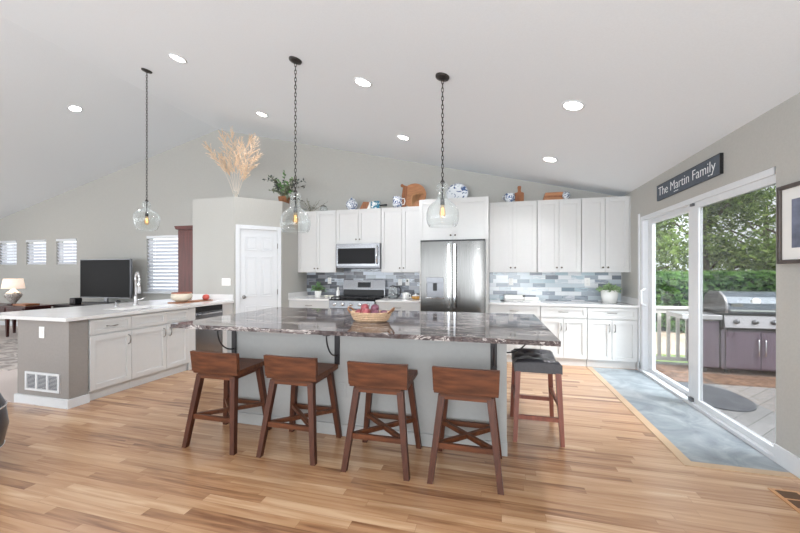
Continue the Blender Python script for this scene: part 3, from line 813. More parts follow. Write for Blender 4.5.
for k in range(1, 120):
    poly.append((X0 + (X1-X0)*k/120, Y0 + random.uniform(-.006, .006)))
poly += [(X1, Y0), (X1, Y1)]
ig.prism(poly, .887, .922)
tag(ig.build('countertop', MT['granite']), 'dark veined polished granite slab on the island, overhanging all sides', 'countertop')
io = plate((-1.24, IY0, .33), 0, 'pale grey outlet low on the front of the grey island')
for c_ in kids(io): c_.data.materials.clear(); c_.data.materials.append(MT['islandgrey'])
def bracket(x, y, rz, label, r=.20):
    t = thing('countertop_bracket', label, 'bracket', (x, y, 0), rz, group='black iron brackets under the granite')
    MB().box(-.024, -.008, .60, .024, 0, .886, .002).build('wall_plate', MT['blackmetal'], t)
    MB().box(-.024, -r-.02, .879, .024, -.008, .886).build('top_plate', MT['blackmetal'], t)
    MB().tube([(0, -.006-r*math.cos(a), .882-r*math.sin(a)) for a in [PI/2*k/12 for k in range(13)]], .0065, 8).build('arched_brace', MT['blackmetal'], t)
    return t
bracket(-2.315, IY0-.007, 0, 'black arched bracket under the left end of the granite, front face')
bracket(-1.285, IY0, 0, 'black arched bracket at the middle of the island front')
b3 = bracket(.005, IY0-.0, 0, 'black bracket with twin plates at the right end of the island front')
bracket(IX1+.012, 3.25, PI/2, 'black arched bracket on the right side face, behind the leather stool', .20)

# ------------------------------------------------------------------ stools
WG = 'low-back walnut stools in front of the island'
def wood_stool(loc, label, rz=0):
    t = thing('bar_stool', label, 'stool', loc, rz, group=WG)
    # footprint: near edge y=-.22 (backrest side, towards the room), far edge y=+.22
    def leg(sx, sy):
        m_ = MB(); m_.frustum((sx*.224, (-.228 if sy < 0 else .215), 0), .037, .038, (sx*.158, (-.140 if sy < 0 else .165), .565), .046, .046); return m_.build('leg', MT['walnut_leg'], t)
    for sx in (-1, 1):
        for sy in (-1, 1): leg(sx, sy)
    MB().box(-.212, -.168, .572, .212, .225, .613, .006).build('seat', MT['walnut'], t)
    MB().box(-.165, -.165, .535, .165, -.135, .575).box(-.165, .155, .535, .165, .185, .575).box(-.17, -.155, .535, -.14, .155, .575).box(.14, -.155, .535, .17, .155, .575).build('apron', MT['walnut'], t)
    # backrest board, curved and flaring to the top
    m_ = MB(); N = 10; vs = []; 
    for j, (z, w, yy) in enumerate(((.592, .213, 0), (.672, .216, -.010), (.752, .219, -.020))):
        for i in range(N+1):
            u = -1 + 2*i/N; y = -.172 + yy*.7 - .016*(1-u*u) + .012
            vs.append((u*w, y-.016, z)); vs.append((u*w, y+.016, z))
    W = 2*(N+1); fs = []
    for j in range(2):
        for i in range(N):
            a = j*W+2*i; b = a+2; c = a+W; d_ = b+W
            fs += [(a, b, d_, c), (a+1, c+1, d_+1, b+1)]
        fs += [(j*W, j*W+W, j*W+W+1, j*W+1), (j*W+2*N, j*W+2*N+1, j*W+W+2*N+1, j*W+W+2*N)]
    for i in range(N):
        a = 2*i; fs.append((a, a+1, a+3, a+2)); a = 2*W+2*i; fs.append((a, a+2, a+3, a+1))
    m_._quads(vs, fs); m_.build('backrest', MT['walnut'], t)
    z = .235
    def atz(s_, lo, hi): return s_*(lo + (hi-lo)*z/.565)
    lx, ly = atz(1, .224, .158), atz(1, .215, .152)
    MB().bar((-lx, -ly, z), (lx, -ly, z), .022, .036).build('stretcher', MT['walnut'], t)
    MB().bar((-lx, ly, z), (lx, ly, z), .022, .036).build('stretcher', MT['walnut'], t)
    MB().bar((-lx, -ly, z), (lx, ly, z), .028, .030).bar((-lx, ly, z+.001), (lx, -ly, z+.001), .028, .030).build('cross_brace', MT['walnut'], t)
    return t
s0 = wood_stool((-2.140, 2.53, 0), 'walnut low-back bar stool farthest left, at the open end of the island')
dup(s0, (-1.475, 2.55, 0), math.radians(0), 'walnut low-back bar stool second from left, between island outlet and left end')
dup(s0, (-.785, 2.535, 0), math.radians(1), 'walnut low-back bar stool second from right, in front of the fruit basket')
dup(s0, (-.176, 2.545, 0), math.radians(0), 'walnut low-back bar stool farthest right of the four, by the island corner')
# tufted leather stool
ls = thing('leather_stool', 'backless saddle stool with tufted charcoal leather seat at the island right end', 'stool', (.355, 3.33, 0))
for sx in (-1, 1):
    for sy in (-1, 1):
        MB().frustum((sx*.18, sy*.265, 0), .032, .032, (sx*.155, sy*.225, .57), .042, .042).build('leg', MT['redwood'], ls)
for sy in (-1, 1): MB().bar((-.168, sy*.25, .20), (.168, sy*.25, .20), .022, .034).build('stretcher', MT['redwood'], ls)
for sx in (-1, 1): MB().bar((sx*.167, -.245, .30), (sx*.167, .245, .30), .022, .034).build('stretcher', MT['redwood'], ls)
cu = MB(); NX, NY = 14, 20
for top in (0, 1):
    g = []
    for j in range(NY+1):
        row = []
        for i in range(NX+1):
            u = -1+2*i/NX; v = -1+2*j/NY
            x = u*.184; y = v*.245
            z = .565
            if top:
                z = .648 + .032*v*v - .012*u*u
                edge = max(abs(u), abs(v)); z -= .03*max(0, (edge-.85)/.15)**2
                for (tx, ty) in ((-.07, -.13), (.07, -.13), (0, 0), (-.07, .13), (.07, .13), (-.14, 0), (.14, 0)):
                    z -= .020*math.exp(-((x-tx)**2+(y-ty)**2)/.0007)
            row.append(cu.bm.verts.new((x, y, z)))
        g.append(row)
    if top: gt = g
    else: gb = g
    for j in range(NY):
        for i in range(NX):
            q = (g[j][i], g[j][i+1], g[j+1][i+1], g[j+1][i]); f = cu.bm.faces.new(q if top else tuple(reversed(q))); f.smooth = bool(top)
for j in range(NY):
    cu.bm.faces.new((gb[j][0], gt[j][0], gt[j+1][0], gb[j+1][0])); cu.bm.faces.new((gb[j][NX], gb[j+1][NX], gt[j+1][NX], gt[j][NX]))
for i in range(NX):
    cu.bm.faces.new((gb[0][i], gb[0][i+1], gt[0][i+1], gt[0][i])); cu.bm.faces.new((gb[NY][i], gt[NY][i], gt[NY][i+1], gb[NY][i+1]))
sc_ = cu.build('seat_cushion', MT['leather'], ls)
for (tx, ty) in ((-.07, -.13), (.07, -.13), (0, 0), (-.07, .13), (.07, .13)):
    MB().ball((tx, ty, .636+.032*(ty/.245)**2), .009, sz=.5, n=8).build('button', MT['leather'], sc_)

# ------------------------------------------------------------------ fruit basket on the island
fb = thing('fruit_basket', 'oval wicker basket with two wooden handles on the granite island', 'basket', (-1.13, 3.22, .922))
m_ = MB(); sx = 1.0; sy = .68
prof = [(.155, 0), (.175, .03), (.19, .065), (.20, .085), (.19, .087), (.175, .055), (.15, .012), (.001, .012)]
m_.lathe([(.001, 0)] + prof, n=40, sx=1.0, sy=.70)
m_.build('body', MT['basket'], fb)
m_ = MB()
for zz, rr in ((.018, .170), (.036, .180), (.054, .188), (.070, .195), (.084, .200)):
    m_.tube([(rr*math.cos(2*PI*k/32), rr*.70*math.sin(2*PI*k/32), zz) for k in range(32)], .0065, 6, closed=True)
m_.build('woven_rim', MT['basket'], fb)
for sg in (-1, 1):
    MB().tube([(sg*.185, -.06, .08), (sg*.215, -.05, .11), (sg*.228, 0, .128), (sg*.215, .05, .11), (sg*.185, .06, .08)], .009, 8).build('handle', MT['basket_handle'], fb)
fruit = [(-.115, -.01, .044, 0, 'apple', 'round red apple at the left end inside the wicker basket'), (-.035, -.045, .046, .012, 'apple', 'red apple at the front centre inside the wicker basket'),
         (.055, -.04, .044, .006, 'plum', 'dark plum-coloured fruit front right inside the wicker basket'), (-.055, .05, .044, .004, 'apple', 'red apple at the back left inside the wicker basket'),
         (.03, .045, .044, .004, 'apple', 'red apple at the back centre inside the wicker basket'), (.125, .01, .042, 0, 'plum', 'dark fruit farthest right inside the wicker basket'),
         (-.06, .0, .042, .058, 'apple', 'red apple on top of the heap, left, in the wicker basket'), (.04, .005, .042, .056, 'plum', 'dark plum-coloured fruit on top of the heap, right')]
for (x, y, r, dz, k, lab) in fruit:
    zz = .922+.012+r+.012 + dz
    t = thing(k, lab, 'fruit', (-1.13+x, 3.22+y, zz), group='fruit in the wicker basket')
    MB().lathe([(.001, .032*.95), (.012, .038), (.025, .034), (.036, .018), (r, 0), (.034, -.02), (.022, -.034), (.008, -.037), (.001, -.034)][::-1] if False else
               [(.001, -r*.86), (r*.35, -r*.95), (r*.75, -r*.68), (r, 0), (r*.8, r*.62), (r*.42, r*.9), (r*.15, r*.82), (.001, r*.74)], n=16).build('flesh', MT[k], t)
    MB().tube([(0, 0, r*.72), (.003, 0, r*1.1)], .0018, 5).build('stem', MT['stemgreen'], t)

# ------------------------------------------------------------------ pendants and ceiling lights
def chain(mb, z0, z1, link=.052):
    n = int(round((z1-z0)/(link*.74))); st = (z1-z0)/n
    for k in range(n):
        zc = z0 + (k+.5)*st; a = (PI/2)*(k % 2) + .4
        pts = []
        for q in range(10):
            th = 2*PI*q/10; w = .0105*math.cos(th); pts.append((w*math.cos(a), w*math.sin(a), zc + link*.5*math.sin(th)))
        mb.tube(pts, .0032, 5, closed=True)
def pendant(X, Y, zb, zt, prof, label, gz):
    """origin at canopy; prof = outer glass profile (r, z above glass bottom)"""
    zc = ceil_z(X)
    t = thing('pendant_light', label, 'pendant light', (X, Y, zc), group='clear glass pendants on dark chains')
    ang = math.atan(SL) if X > XRIDGE else -math.atan(SL)
    c = MB().lathe([(.001, -.03), (.02, -.03), (.035, -.024), (.062, -.018), (.066, -.004), (.066, .0), (.001, .0)], n=24).build('canopy', MT['bronze'], t)
    c.rotation_euler = (0, ang, 0)
    g = MB(); gb = zb-zc; th = .0035
    outer = [(r, gb+z) for r, z in prof]; inner = [(max(.004, r-th), gb+z) for r, z in reversed(prof)]
    g.lathe(outer + inner, n=40, closed=True)
    g.build('glass_shade', MT['glass'], t)
    top = prof[-1][1]+gb
    m2 = MB(); chain(m2, top+.055, -.03); m2.build('chain', MT['bronze'], t)
    sb = gb + gz
    m3 = MB().lathe([(.001, top+.06), (.006, top+.058), (.008, top+.03), (.020, top+.012), (.024, top+.0), (.008, top-.012), (.006, sb+.06), (.018, sb+.055), (.021, sb+.0), (.001, sb)][::-1], n=16)
    so = m3.build('socket', MT['bronze'], t)
    MB().lathe([(.001, sb-.125), (.016, sb-.120), (.028, sb-.095), (.030, sb-.070), (.022, sb-.035), (.014, sb-.0)], n=16).build('bulb', MT['bulb'], so)
    fm = MB()
    for k in range(6):
        a = 2*PI*k/6; fm.tube([(.006*math.cos(a), .006*math.sin(a), sb-.03), (.013*math.cos(a), .013*math.sin(a), sb-.095)], .0015, 4)
    fm.build('filament', MT['fil'], so)
    return t
bell = [(.125, 0), (.142, .03), (.150, .07), (.150, .115), (.142, .155), (.122, .19), (.095, .212), (.068, .235), (.050, .262), (.040, .292), (.040, .312), (.052, .335), (.058, .355), (.052, .378), (.034, .395), (.024, .400)]
squat = [(.105, 0), (.128, .03), (.146, .075), (.158, .13), (.162, .175), (.154, .22), (.124, .255), (.080, .28), (.046, .30), (.036, .318), (.046, .34), (.054, .362), (.048, .388), (.030, .402), (.022, .406)]
pendant(-4.69, 3.92, 1.975, 0, squat, 'squat clear glass pendant hanging over the white peninsula', .20)
pendant(-1.95, 3.24, 1.80, 0, bell, 'bell-shaped clear glass pendant over the left half of the granite island', .20)
pendant(-.45, 3.27, 1.81, 0, bell, 'bell-shaped clear glass pendant over the island, before the refrigerator', .20)

LP = [(-3.69, 3.48, 'recessed ceiling light nearest the peninsula pendant, right of the ridge'), (-6.89, 4.46, 'recessed ceiling light alone on the left slope past the ridge'),
      (-1.34, 3.56, 'front recessed ceiling light between the two island pendants'), (-3.64, 5.03, 'rear recessed ceiling light left of the island left pendant'),
      (-1.29, 5.13, 'rear recessed ceiling light above the tall round cutting board'), (.71, 3.55, 'front recessed ceiling light nearest the sliding door, largest in view'),
      (.74, 5.13, 'rear recessed ceiling light over the right wall cabinets')]
for (x, y, lab) in LP:
    t = thing('recessed_light', lab, 'ceiling light', (x, y, ceil_z(x)), group='recessed downlights in the vaulted ceiling')
    t.rotation_euler = (0, math.atan(SL) if x > XRIDGE else -math.atan(SL), 0)
    MB().lathe([(.078, -.002), (.082, -.007), (.098, -.006), (.102, .0), (.078, .0)], n=28, closed=True).build('trim_ring', MT['trim'], t)
    MB().lathe([(.001, -.003), (.078, -.003), (.078, .0), (.001, .0)], n=28).build('diffuser', MT['led'], t)
    ld = bpy.data.lights.new('downlight', 'AREA'); ld.shape = 'DISK'; ld.size = .15; ld.energy = 10; ld.spread = 2.1; ld.color = (.97, .98, 1)
    lo = bpy.data.objects.new('downlight', ld); col.objects.link(lo); lo.parent = t; lo.location = (0, 0, -.012)

# ------------------------------------------------------------------ plants and ornaments on the ledges
def leaf_quad(mb, p, d, L, W, nrm=None):
    d = Vector(d).normalized(); s_ = d.cross(Vector((random.uniform(-1, 1), random.uniform(-1, 1), random.uniform(-.2, 1)))).normalized()
    p = Vector(p); u = d.cross(s_)
    a = p; b = p + d*L*.45 + s_*W*.5 + u*L*.05; c = p + d*L; e = p + d*L*.45 - s_*W*.5 + u*L*.05
    v = [mb.bm.verts.new(q) for q in (a, b, c, e)]; mb.bm.faces.new(v)

pv = thing('pampas_vase', 'clear glass vase of tan pampas grass plumes on the pantry ledge', 'vase', (-4.44, 5.40, PZ))
MB().lathe([(.05, 0), (.06, .02), (.055, .10), (.035, .17), (.038, .19), (.034, .19), (.031, .17), (.050, .10), (.054, .022), (.001, .012)], n=20).build('vase_body', MT['glass'], pv)
plumes = [((-.58, 1.02, -.02), .62, .075), ((-.40, .86, .12), .46, .06), ((-.34, 1.24, .05), .80, .085), ((-.10, 1.22, 0), .74, .085), ((.24, 1.12, .05), .74, .09), ((.42, .98, -.05), .70, .09), ((.36, .80, .08), .52, .08), ((.14, .98, -.06), .55, .07)]
for (px, pz, py), L, wd in plumes:
    end = Vector((px, py, pz)); st = Vector((px*.02, 0, .02))
    ctrl = Vector((px*.30, py*.4, pz*.60))
    def bz(t):
        t = max(0, t); return st*(1-t)**2 + ctrl*2*t*(1-t) + end*t*t
    MB().tube([bz(k/12) for k in range(12)], .0045, 5).build('stem', MT['pampas_stem'], pv)
    pm = MB(); total = (end-st).length; t0 = max(.26, 1 - L/total)
    sprays = []
    for q in range(46):      # side sprays carry the fine fibres, so the outline stays ragged
        t = t0 + (1-t0)*(q/45)*.98; f = (t-t0)/(1-t0)
        tan = (bz(t+.02)-bz(t-.02)).normalized()
        r_ = Vector((random.gauss(0, 1), random.gauss(0, 1), random.gauss(0, 1))); r_ = (r_ - tan*r_.dot(tan)).normalized()
        w = 1.3*wd*(.35+.65*math.sin(PI*min(1, .15+.85*f)))*random.uniform(.55, 1.35)
        sprays.append((bz(t), bz(t) + r_*w + tan*random.uniform(.08, .19)))
    for k in range(1900):
        a, b = random.choice(sprays); u = random.random()
        p = a.lerp(b, u); d = (b-a).normalized()
        o = Vector((random.gauss(0, 1), random.gauss(0, 1), random.gauss(0, 1))).normalized()
        q = p + d*random.uniform(.015, .05) + o*random.uniform(.008, .028) + Vector((0, 0, -.008))
        s_ = (q-p).cross(o).normalized()*.0028 if (q-p).cross(o).length > 1e-6 else Vector((.003, 0, 0))
        v = [pm.bm.verts.new(x) for x in (p-s_, p+s_, q)]; pm.bm.faces.new(v)
    pm.build('plume', MT['pampas'], pv)

pp = thing('potted_plant', 'leafy eucalyptus plant in a brown woven pot on the pantry ledge', 'plant', (-3.80, 5.92, PZ))
MB().lathe([(.001, 0), (.085, 0), (.11, .15), (.115, .16), (.105, .16), (.095, .13), (.001, .13)], n=24).build('pot', MT['pot'], pp)
fl = {k: MB() for k in ('leaf_olive', 'leaf_dark', 'leaf')}; stems = MB()
random.seed(21)
for k in range(30):
    a = random.uniform(0, 2*PI); R = random.uniform(.06, .44); H = random.uniform(.12, .50)*(1.15 - R*.9)
    if k in (3, 9, 14): R, H = .38, -.02
    e = Vector((R*math.cos(a), R*.8*math.sin(a)*.9, .13+H)); c = Vector((e.x*.3, e.y*.3, .16+H*.8))
    p0 = Vector((0, 0, .12)); P = [p0*(1-t)**2 + c*2*t*(1-t) + e*t*t for t in [q/8 for q in range(9)]]
    if max(P[-1].x, 0) > .17: pass
    stems.tube(P, .0025, 4)
    km = ('leaf', 'leaf_olive', 'leaf_dark')[0 if (R < .2 and random.random() < .55) else random.choice((1, 2))]
    for t in range(2, 9):
        for _ in range(3):
            leaf_quad(fl[km], P[t], (random.gauss(0, 1), random.gauss(0, 1), random.gauss(.3, 1)), random.uniform(.04, .075), random.uniform(.024, .038))
stems.build('stems', MT['stemgreen'], pp)
for k, mb in fl.items(): mb.build('leaves', MT[k], pp)
# trailing bare sprig in front, right side of the pot
sp_ = thing('dried_sprig', 'wispy grey dried sprig beside the woven pot on the first cabinet', 'dried stems', (-3.40, 6.2, UZ1))
m_ = MB(); mm = MB()
for k in range(14):
    a = random.uniform(-.35, .5); L = random.uniform(.12, .30)
    P = [Vector((a*t, random.uniform(-.01, .01), L*t - .1*a*a*t*t)) + Vector((0, 0, .002)) for t in [q/5 for q in range(6)]]
    m_.tube(P, .002, 4)
    for p in P[2:]: leaf_quad(mm, p, (random.gauss(0, 1), random.gauss(0, 1), random.gauss(0, 1)), .028, .012)
m_.build('twigs', MT['stemgreen'], sp_); mm.build('leaves', MT['leaf_olive'], sp_)

gj = thing('glass_jar', 'small clear glass jar with lid on the cabinet left of the microwave', 'jar', (-3.10, 6.15, UZ1))
MB().lathe([(.05, 0), (.072, .02), (.076, .05), (.06, .085), (.045, .095), (.042, .095), (.056, .083), (.072, .05), (.068, .022), (.001, .01)], n=20).build('jar_body', MT['glass'], gj)
MB().lathe([(.001, .132), (.012, .128), (.012, .112), (.046, .104), (.05, .095), (.001, .095)][::-1], n=18).build('lid', MT['nickel'], gj)
gi = thing('ginger_jar', 'round blue-and-white lidded jar above the microwave, left end', 'jar', (-2.54, 6.18, UZ1))
MB().lathe([(.001, 0), (.06, 0), (.085, .03), (.115, .09), (.11, .14), (.07, .18), (.05, .19), (.001, .19)], n=24).build('jar_body', MT['china'], gi)
MB().lathe([(.001, .19), (.06, .19), (.055, .21), (.02, .225), (.012, .245), (.001, .25)], n=20).build('lid', MT['china'], gi)
wb = thing('wooden_trivet', 'slanted small wooden board between blue-white jar and teal dish', 'board', (-2.40, 6.2, UZ1))
MB().extrude_y([(0, 0), (.15, 0), (.22, .14), (.08, .15)], -.02, .02).build('board', MT['boardwood2'], wb)
MB().extrude_y([(.15, 0), (.19, 0), (.26, .15), (.22, .14)], -.03, .03).build('edge_band', MT['ceramic'], wb)
tp = thing('teal_serving_piece', 'teal and white glazed serving piece with dark handle above the microwave', 'serving dish', (-2.17, 6.2, UZ1))
MB().box(0, -.05, 0, .17, .05, .15, .02).build('glazed_body', MT['teal'], tp)
MB().box(-.025, -.055, 0, .0, .055, .13, .008).build('white_end', MT['ceramic'], tp)
MB().tube([(.168, 0, .07), (.20, 0, .072), (.30, 0, .075)], [.016, .013, .019], 8).build('handle', MT['black'], tp)
mg = thing('pitcher', 'blue-and-white pitcher leaning beside the big round cutting board', 'pitcher', (-1.645, 6.05+.06, UZ1))
MB().lathe([(.001, 0), (.07, 0), (.088, .05), (.085, .11), (.075, .16), (.082, .185), (.076, .185), (.068, .16), (.078, .1), (.08, .05), (.001, .012)], n=24).build('pitcher_body', MT['china'], mg)
MB().tube([(.076, 0, .15), (.125, 0, .155), (.135, 0, .10), (.12, 0, .05), (.082, 0, .045)], .010, 8).build('handle', MT['ceramic'], mg)
# big round board with handle, leaning on the wall
def y_board(loc, rx, rz_roll, outline, th, m, name, label, hole=None):
    o = thing(name, label, 'cutting board', loc)
    o.rotation_euler = (rx, rz_roll, 0)
    b_ = MB().extrude_y(outline, -th/2, th/2).build('board', m, o)
    return o, b_
out = [(.222*math.cos(a), .226+.222*math.sin(a)) for a in [2*PI*k/36 for k in range(36)]]
hb, bo = y_board((-1.375, 6.22, UZ1+.005), -.14, 0, out, .024, MT['boardwood'], 'round_cutting_board', 'large round wooden cutting board with handle knob leaning above the cabinets')
MB().extrude_y([(-.25, .02), (-.14, .0), (-.12, .40), (-.20, .43)], -.016, .010).build('side_band', MT['boardwood2'], hb)
MB().lathe([(.001, -.02), (.028, -.018), (.03, 0), (.028, .018), (.001, .02)], (-.225, 0, .425), 14, axis='y').build('handle_knob', MT['boardwood2'], hb)
MB().extrude_y([(-.05, .22), (.20, .24), (.20, .27), (-.02, .25), (-.02, .03), (-.05, .04)], -.017, -.011).build('inlay_strip', MT['ventwood'], hb)
pl = thing('display_plate', 'large blue-and-white oval plate standing on top of the refrigerator cabinet', 'plate', (-.61, 6.27, 2.572))
pl.rotation_euler = (-.16, 0, 0)
MB().lathe([(.001, .012), (.11, .010), (.15, -.006), (.19, -.02), (.195, -.016), (.155, .002), (.11, .020), (.001, .022)], (0, 0, .20), 36, axis='y').build('plate_face', MT['china2'], pl)
MB().tube([(.192*math.cos(2*PI*k/36), -.018, .20+.192*math.sin(2*PI*k/36)) for k in range(36)], .008, 6, closed=True).build('grey_rim', mat('grey_rim', (176, 178, 182), .4), pl)
cp = thing('china_cup', 'small blue-and-white cup beside the upright paddle board', 'cup', (.27, 6.15, UZ1))
MB().lathe([(.001, 0), (.05, 0), (.078, .04), (.085, .09), (.075, .13), (.07, .145), (.064, .145), (.07, .12), (.078, .09), (.07, .04), (.001, .012)], n=22).build('cup_body', MT['china'], cp)
MB().tube([(-.075, 0, .12), (-.115, 0, .10), (-.11, 0, .06), (-.078, 0, .05)], .008, 8).build('handle', MT['china'], cp)
out = [(-.068, 0), (.068, 0), (.072, .165), (.03, .18), (.022, .21), (.03, .265), (.02, .285), (-.02, .285), (-.03, .265), (-.022, .21), (-.03, .18), (-.072, .165)]
y_board((.425, 6.22, UZ1+.002), -.10, 0, out, .02, MT['boardwood2'], 'paddle_cutting_board', 'upright wooden paddle board right of the small blue-white cup')
lb = thing('wooden_tray', 'shallow rectangular wooden tray lying on the middle right wall cabinet', 'tray', (.78, 6.2, UZ1))
MB().extrude_y([(0, 0), (.30, 0), (.30, .13), (.04, .13)], -.06, .06).build('tray_body', MT['boardwood'], lb)
MB().box(.02, -.066, .05, .29, -.06, .075).build('grip_slot', MT['boardwood2'], lb)
wd_ = thing('china_ball', 'blue-and-white china ball at the right end of the wooden tray', 'ornament', (1.12, 6.10, UZ1))
MB().ball((0, 0, .062), .06, n=20).build('ball', china('dark_blue_white', 26, (214, 220, 226), (60, 74, 100), .5), wd_)
MB().lathe([(.001, 0), (.03, 0), (.026, .012), (.001, .012)], n=14).build('foot', MT['ceramic'], wd_)

# ------------------------------------------------------------------ things on the back counters
def pot_plant(loc, s, label, leafm, r=.055, h=.09, n=110, spread=.10, up=.16):
    t = thing('potted_plant', label, 'plant', loc)
    MB().lathe([(.001, 0), (r*.78, 0), (r*.95, h*.5), (r, h), (r*.9, h), (r*.85, h*.82), (.001, h*.8)], n=24).build('pot', MT['ceramic'], t)
    m_ = MB(); st_ = MB()
    for k in range(n):
        a = random.uniform(0, 2*PI); rr = random.uniform(.0, 1)
        e = Vector((spread*rr*math.cos(a), spread*rr*math.sin(a), h*.8+up*random.uniform(.3, 1)*(1.1-rr*.6)))
        if k % 5 == 0: st_.tube([(0, 0, h*.7), (e.x*.4, e.y*.4, h*.8+(e.z-h*.8)*.6), e], .0018, 4)
        leaf_quad(m_, e - Vector((0, 0, .01)), (e.x, e.y, random.uniform(-.05, .12)), random.uniform(.03, .055)*s, random.uniform(.016, .026)*s)
    st_.build('stems', MT['stemgreen'], t); m_.build('leaves', leafm, t)
    return t
pot_plant((-3.23, 6.17, CZ1), 1, 'small green plant in a white pot on the counter left of the range', MT['leaf'], .065, .12, 150, .12, .18)
pot_plant((1.73, 6.10, CZ1), 1.1, 'leafy green plant in a large white pot, corner of the right counter', mat('pale_green_leaf', (146, 172, 126), .5, noise=.3, scale=25), .12, .20, 260, .15, .13)
bt = thing('oil_bottle', 'white bottle with pump neck between the range and the left counter plant', 'bottle', (-2.83, 6.20, CZ1))
MB().lathe([(.001, 0), (.033, 0), (.036, .01), (.036, .11), (.020, .145), (.016, .17)], n=18).build('bottle_body', MT['ceramic'], bt)
MB().lathe([(.018, .168), (.018, .195), (.001, .20)], n=14).build('cap', MT['plastic'], bt)
for (x, lab) in ((-3.03, 'left of two small cream dishes beside the white bottle'), (-2.93, 'right of two small cream dishes beside the white bottle')):
    t = thing('small_dish', lab, 'dish', (x, 6.12, CZ1))
    MB().lathe([(.001, 0), (.025, 0), (.042, .035), (.045, .045), (.040, .045), (.024, .012), (.001, .010)], n=18).build('bowl', MT['ivory'], t)
kt = thing('electric_kettle', 'clear glass kettle with black handle on the counter right of the range', 'kettle', (-1.73, 6.12, CZ1))
MB().lathe([(.001, 0), (.085, 0), (.087, .03), (.08, .032)], n=24).build('base', MT['steel'], kt)
MB().lathe([(.078, .032), (.082, .05), (.072, .15), (.056, .21), (.052, .21), (.068, .15), (.077, .05), (.072, .034)], n=24).build('glass_jug', glassy('kettle_glass', (.95, .96, .96), 1.5, 0, body=.9), kt)
MB().lathe([(.08, .085), (.0815, .07), (.0835, .07), (.0815, .09)], n=24, closed=True).build('steel_band', MT['steel'], kt)
MB().lathe([(.056, .205), (.056, .225), (.03, .235), (.012, .238), (.012, .25), (.001, .252)], n=20).build('lid', MT['steel'], kt)
MB().tube([(.05, 0, .215), (.12, 0, .215), (.145, 0, .16), (.125, 0, .07), (.085, 0, .04)], .014, 8).build('handle', MT['black'], kt)
cc = thing('coffee_mug', 'white ceramic mug between the kettle and the amber glass bowl', 'mug', (-1.49, 6.1, CZ1))
MB().lathe([(.001, 0), (.05, 0), (.056, .01), (.058, .115), (.052, .115), (.050, .015), (.001, .012)], n=22).build('mug_body', MT['ceramic'], cc)
MB().tube([(.056, 0, .09), (.088, 0, .085), (.088, 0, .04), (.056, 0, .03)], .007, 8).build('handle', MT['ceramic'], cc)
ab = thing('amber_bowl', 'small amber glass bowl with lid beside the refrigerator', 'bowl', (-1.31, 6.1, CZ1))
MB().lathe([(.001, 0), (.05, 0), (.075, .03), (.072, .055), (.06, .06)], n=22).build('bowl', MT['amber'], ab)
MB().lathe([(.068, .06), (.055, .078), (.012, .088), (.012, .10), (.001, .102)], n=20).build('lid', MT['ceramic'], ab)
# right counter bits
td = thing('napkin_tray', 'white folded-napkin tray standing on the right counter by the refrigerator', 'tray', (.34, 6.22, CZ1))
MB().box(-.17, -.06, 0, .17, .06, .02, .008).box(-.16, -.04, .02, .16, .05, .10, .02).build('tray_body', MT['ceramic'], td)
sc = thing('kitchen_scissors', 'dark open kitchen shears lying before the white napkin tray', 'scissors', (.22, 6.06, CZ1))
for sg in (-1, 1):
    MB().tube([(-.07 + .03*math.cos(2*PI*k/14), sg*.03 + .022*math.sin(2*PI*k/14), .008) for k in range(14)], .006, 6, closed=True).build('grip', MT['black'], sc)
    MB().bar((-.045, sg*.02, .008), (.10, -sg*.02, .010), .014, .004).build('blade', MT['steel_dark'], sc)
wb2 = thing('butter_dish', 'low white covered dish with dark knob on the right counter', 'dish', (.60, 6.10, CZ1))
MB().box(-.13, -.06, 0, .13, .06, .018, .006).build('dish_base', MT['ceramic'], wb2)
MB().box(-.11, -.05, .018, .11, .05, .075, .018).build('cover', MT['ceramic'], wb2)
MB().lathe([(.006, 0), (.018, .012), (.018, .03), (.001, .036)], (-.135+.02, 0, .07), 12).build('knob', MT['black'], wb2)

# peninsula items
br = thing('serving_board', 'flat brown serving board on the peninsula under the white bowl', 'board', (-4.60, 4.55, .925))
MB().box(-.12, -.28, 0, .12, .36, .014, .005).build('board', MT['boardwood2'], br)
MB().bar((0, .36, .007), (0, .46, .007), .03, .012).build('handle', MT['boardwood2'], br)
bwl = thing('fruit_bowl', 'cream glazed bowl with reddish rim on the serving board', 'bowl', (-4.61, 4.42, .94))
MB().lathe([(.001, 0), (.07, 0), (.13, .04), (.15, .085), (.135, .13), (.125, .135), (.12, .128), (.138, .085), (.118, .045), (.001, .012)], n=28).build('bowl', mat('mottled_cream_glaze', (206, 196, 178), .3, noise=.15, scale=8), bwl)
MB().tube([(.13*math.cos(2*PI*k/28), .13*math.sin(2*PI*k/28), .134) for k in range(28)], .009, 6, closed=True).build('rim', mat('rust_glaze', (160, 92, 72), .4, noise=.2), bwl)
for (x, y, rr, k, lab) in ((-4.64, 4.40, .045, 'apple', 'red apple inside the cream bowl on the peninsula'), (-4.56, 4.47, .04, 'tomato', 'small red tomato inside the cream bowl on the peninsula'), (-4.52, 4.80, .055, 'tomato', 'single red tomato on the serving board near the pantry')):
    zz = .925+.014+rr*.86 if rr > .05 else .94+.085+rr*.4
    t = thing('apple' if k == 'apple' else 'tomato', lab, 'fruit' if k == 'apple' else 'tomato', (x, y, zz))
    r = rr
    MB().lathe([(.001, -r*.86), (r*.35, -r*.9), (r*.8, -r*.6), (r, 0), (r*.8, r*.6), (r*.4, r*.82), (.001, r*.72)], n=16).build('flesh', MT[k], t)
    MB().tube([(0, 0, r*.7), (.003, 0, r*1.05)], .002, 5).build('stem', MT['stemgreen'], t)

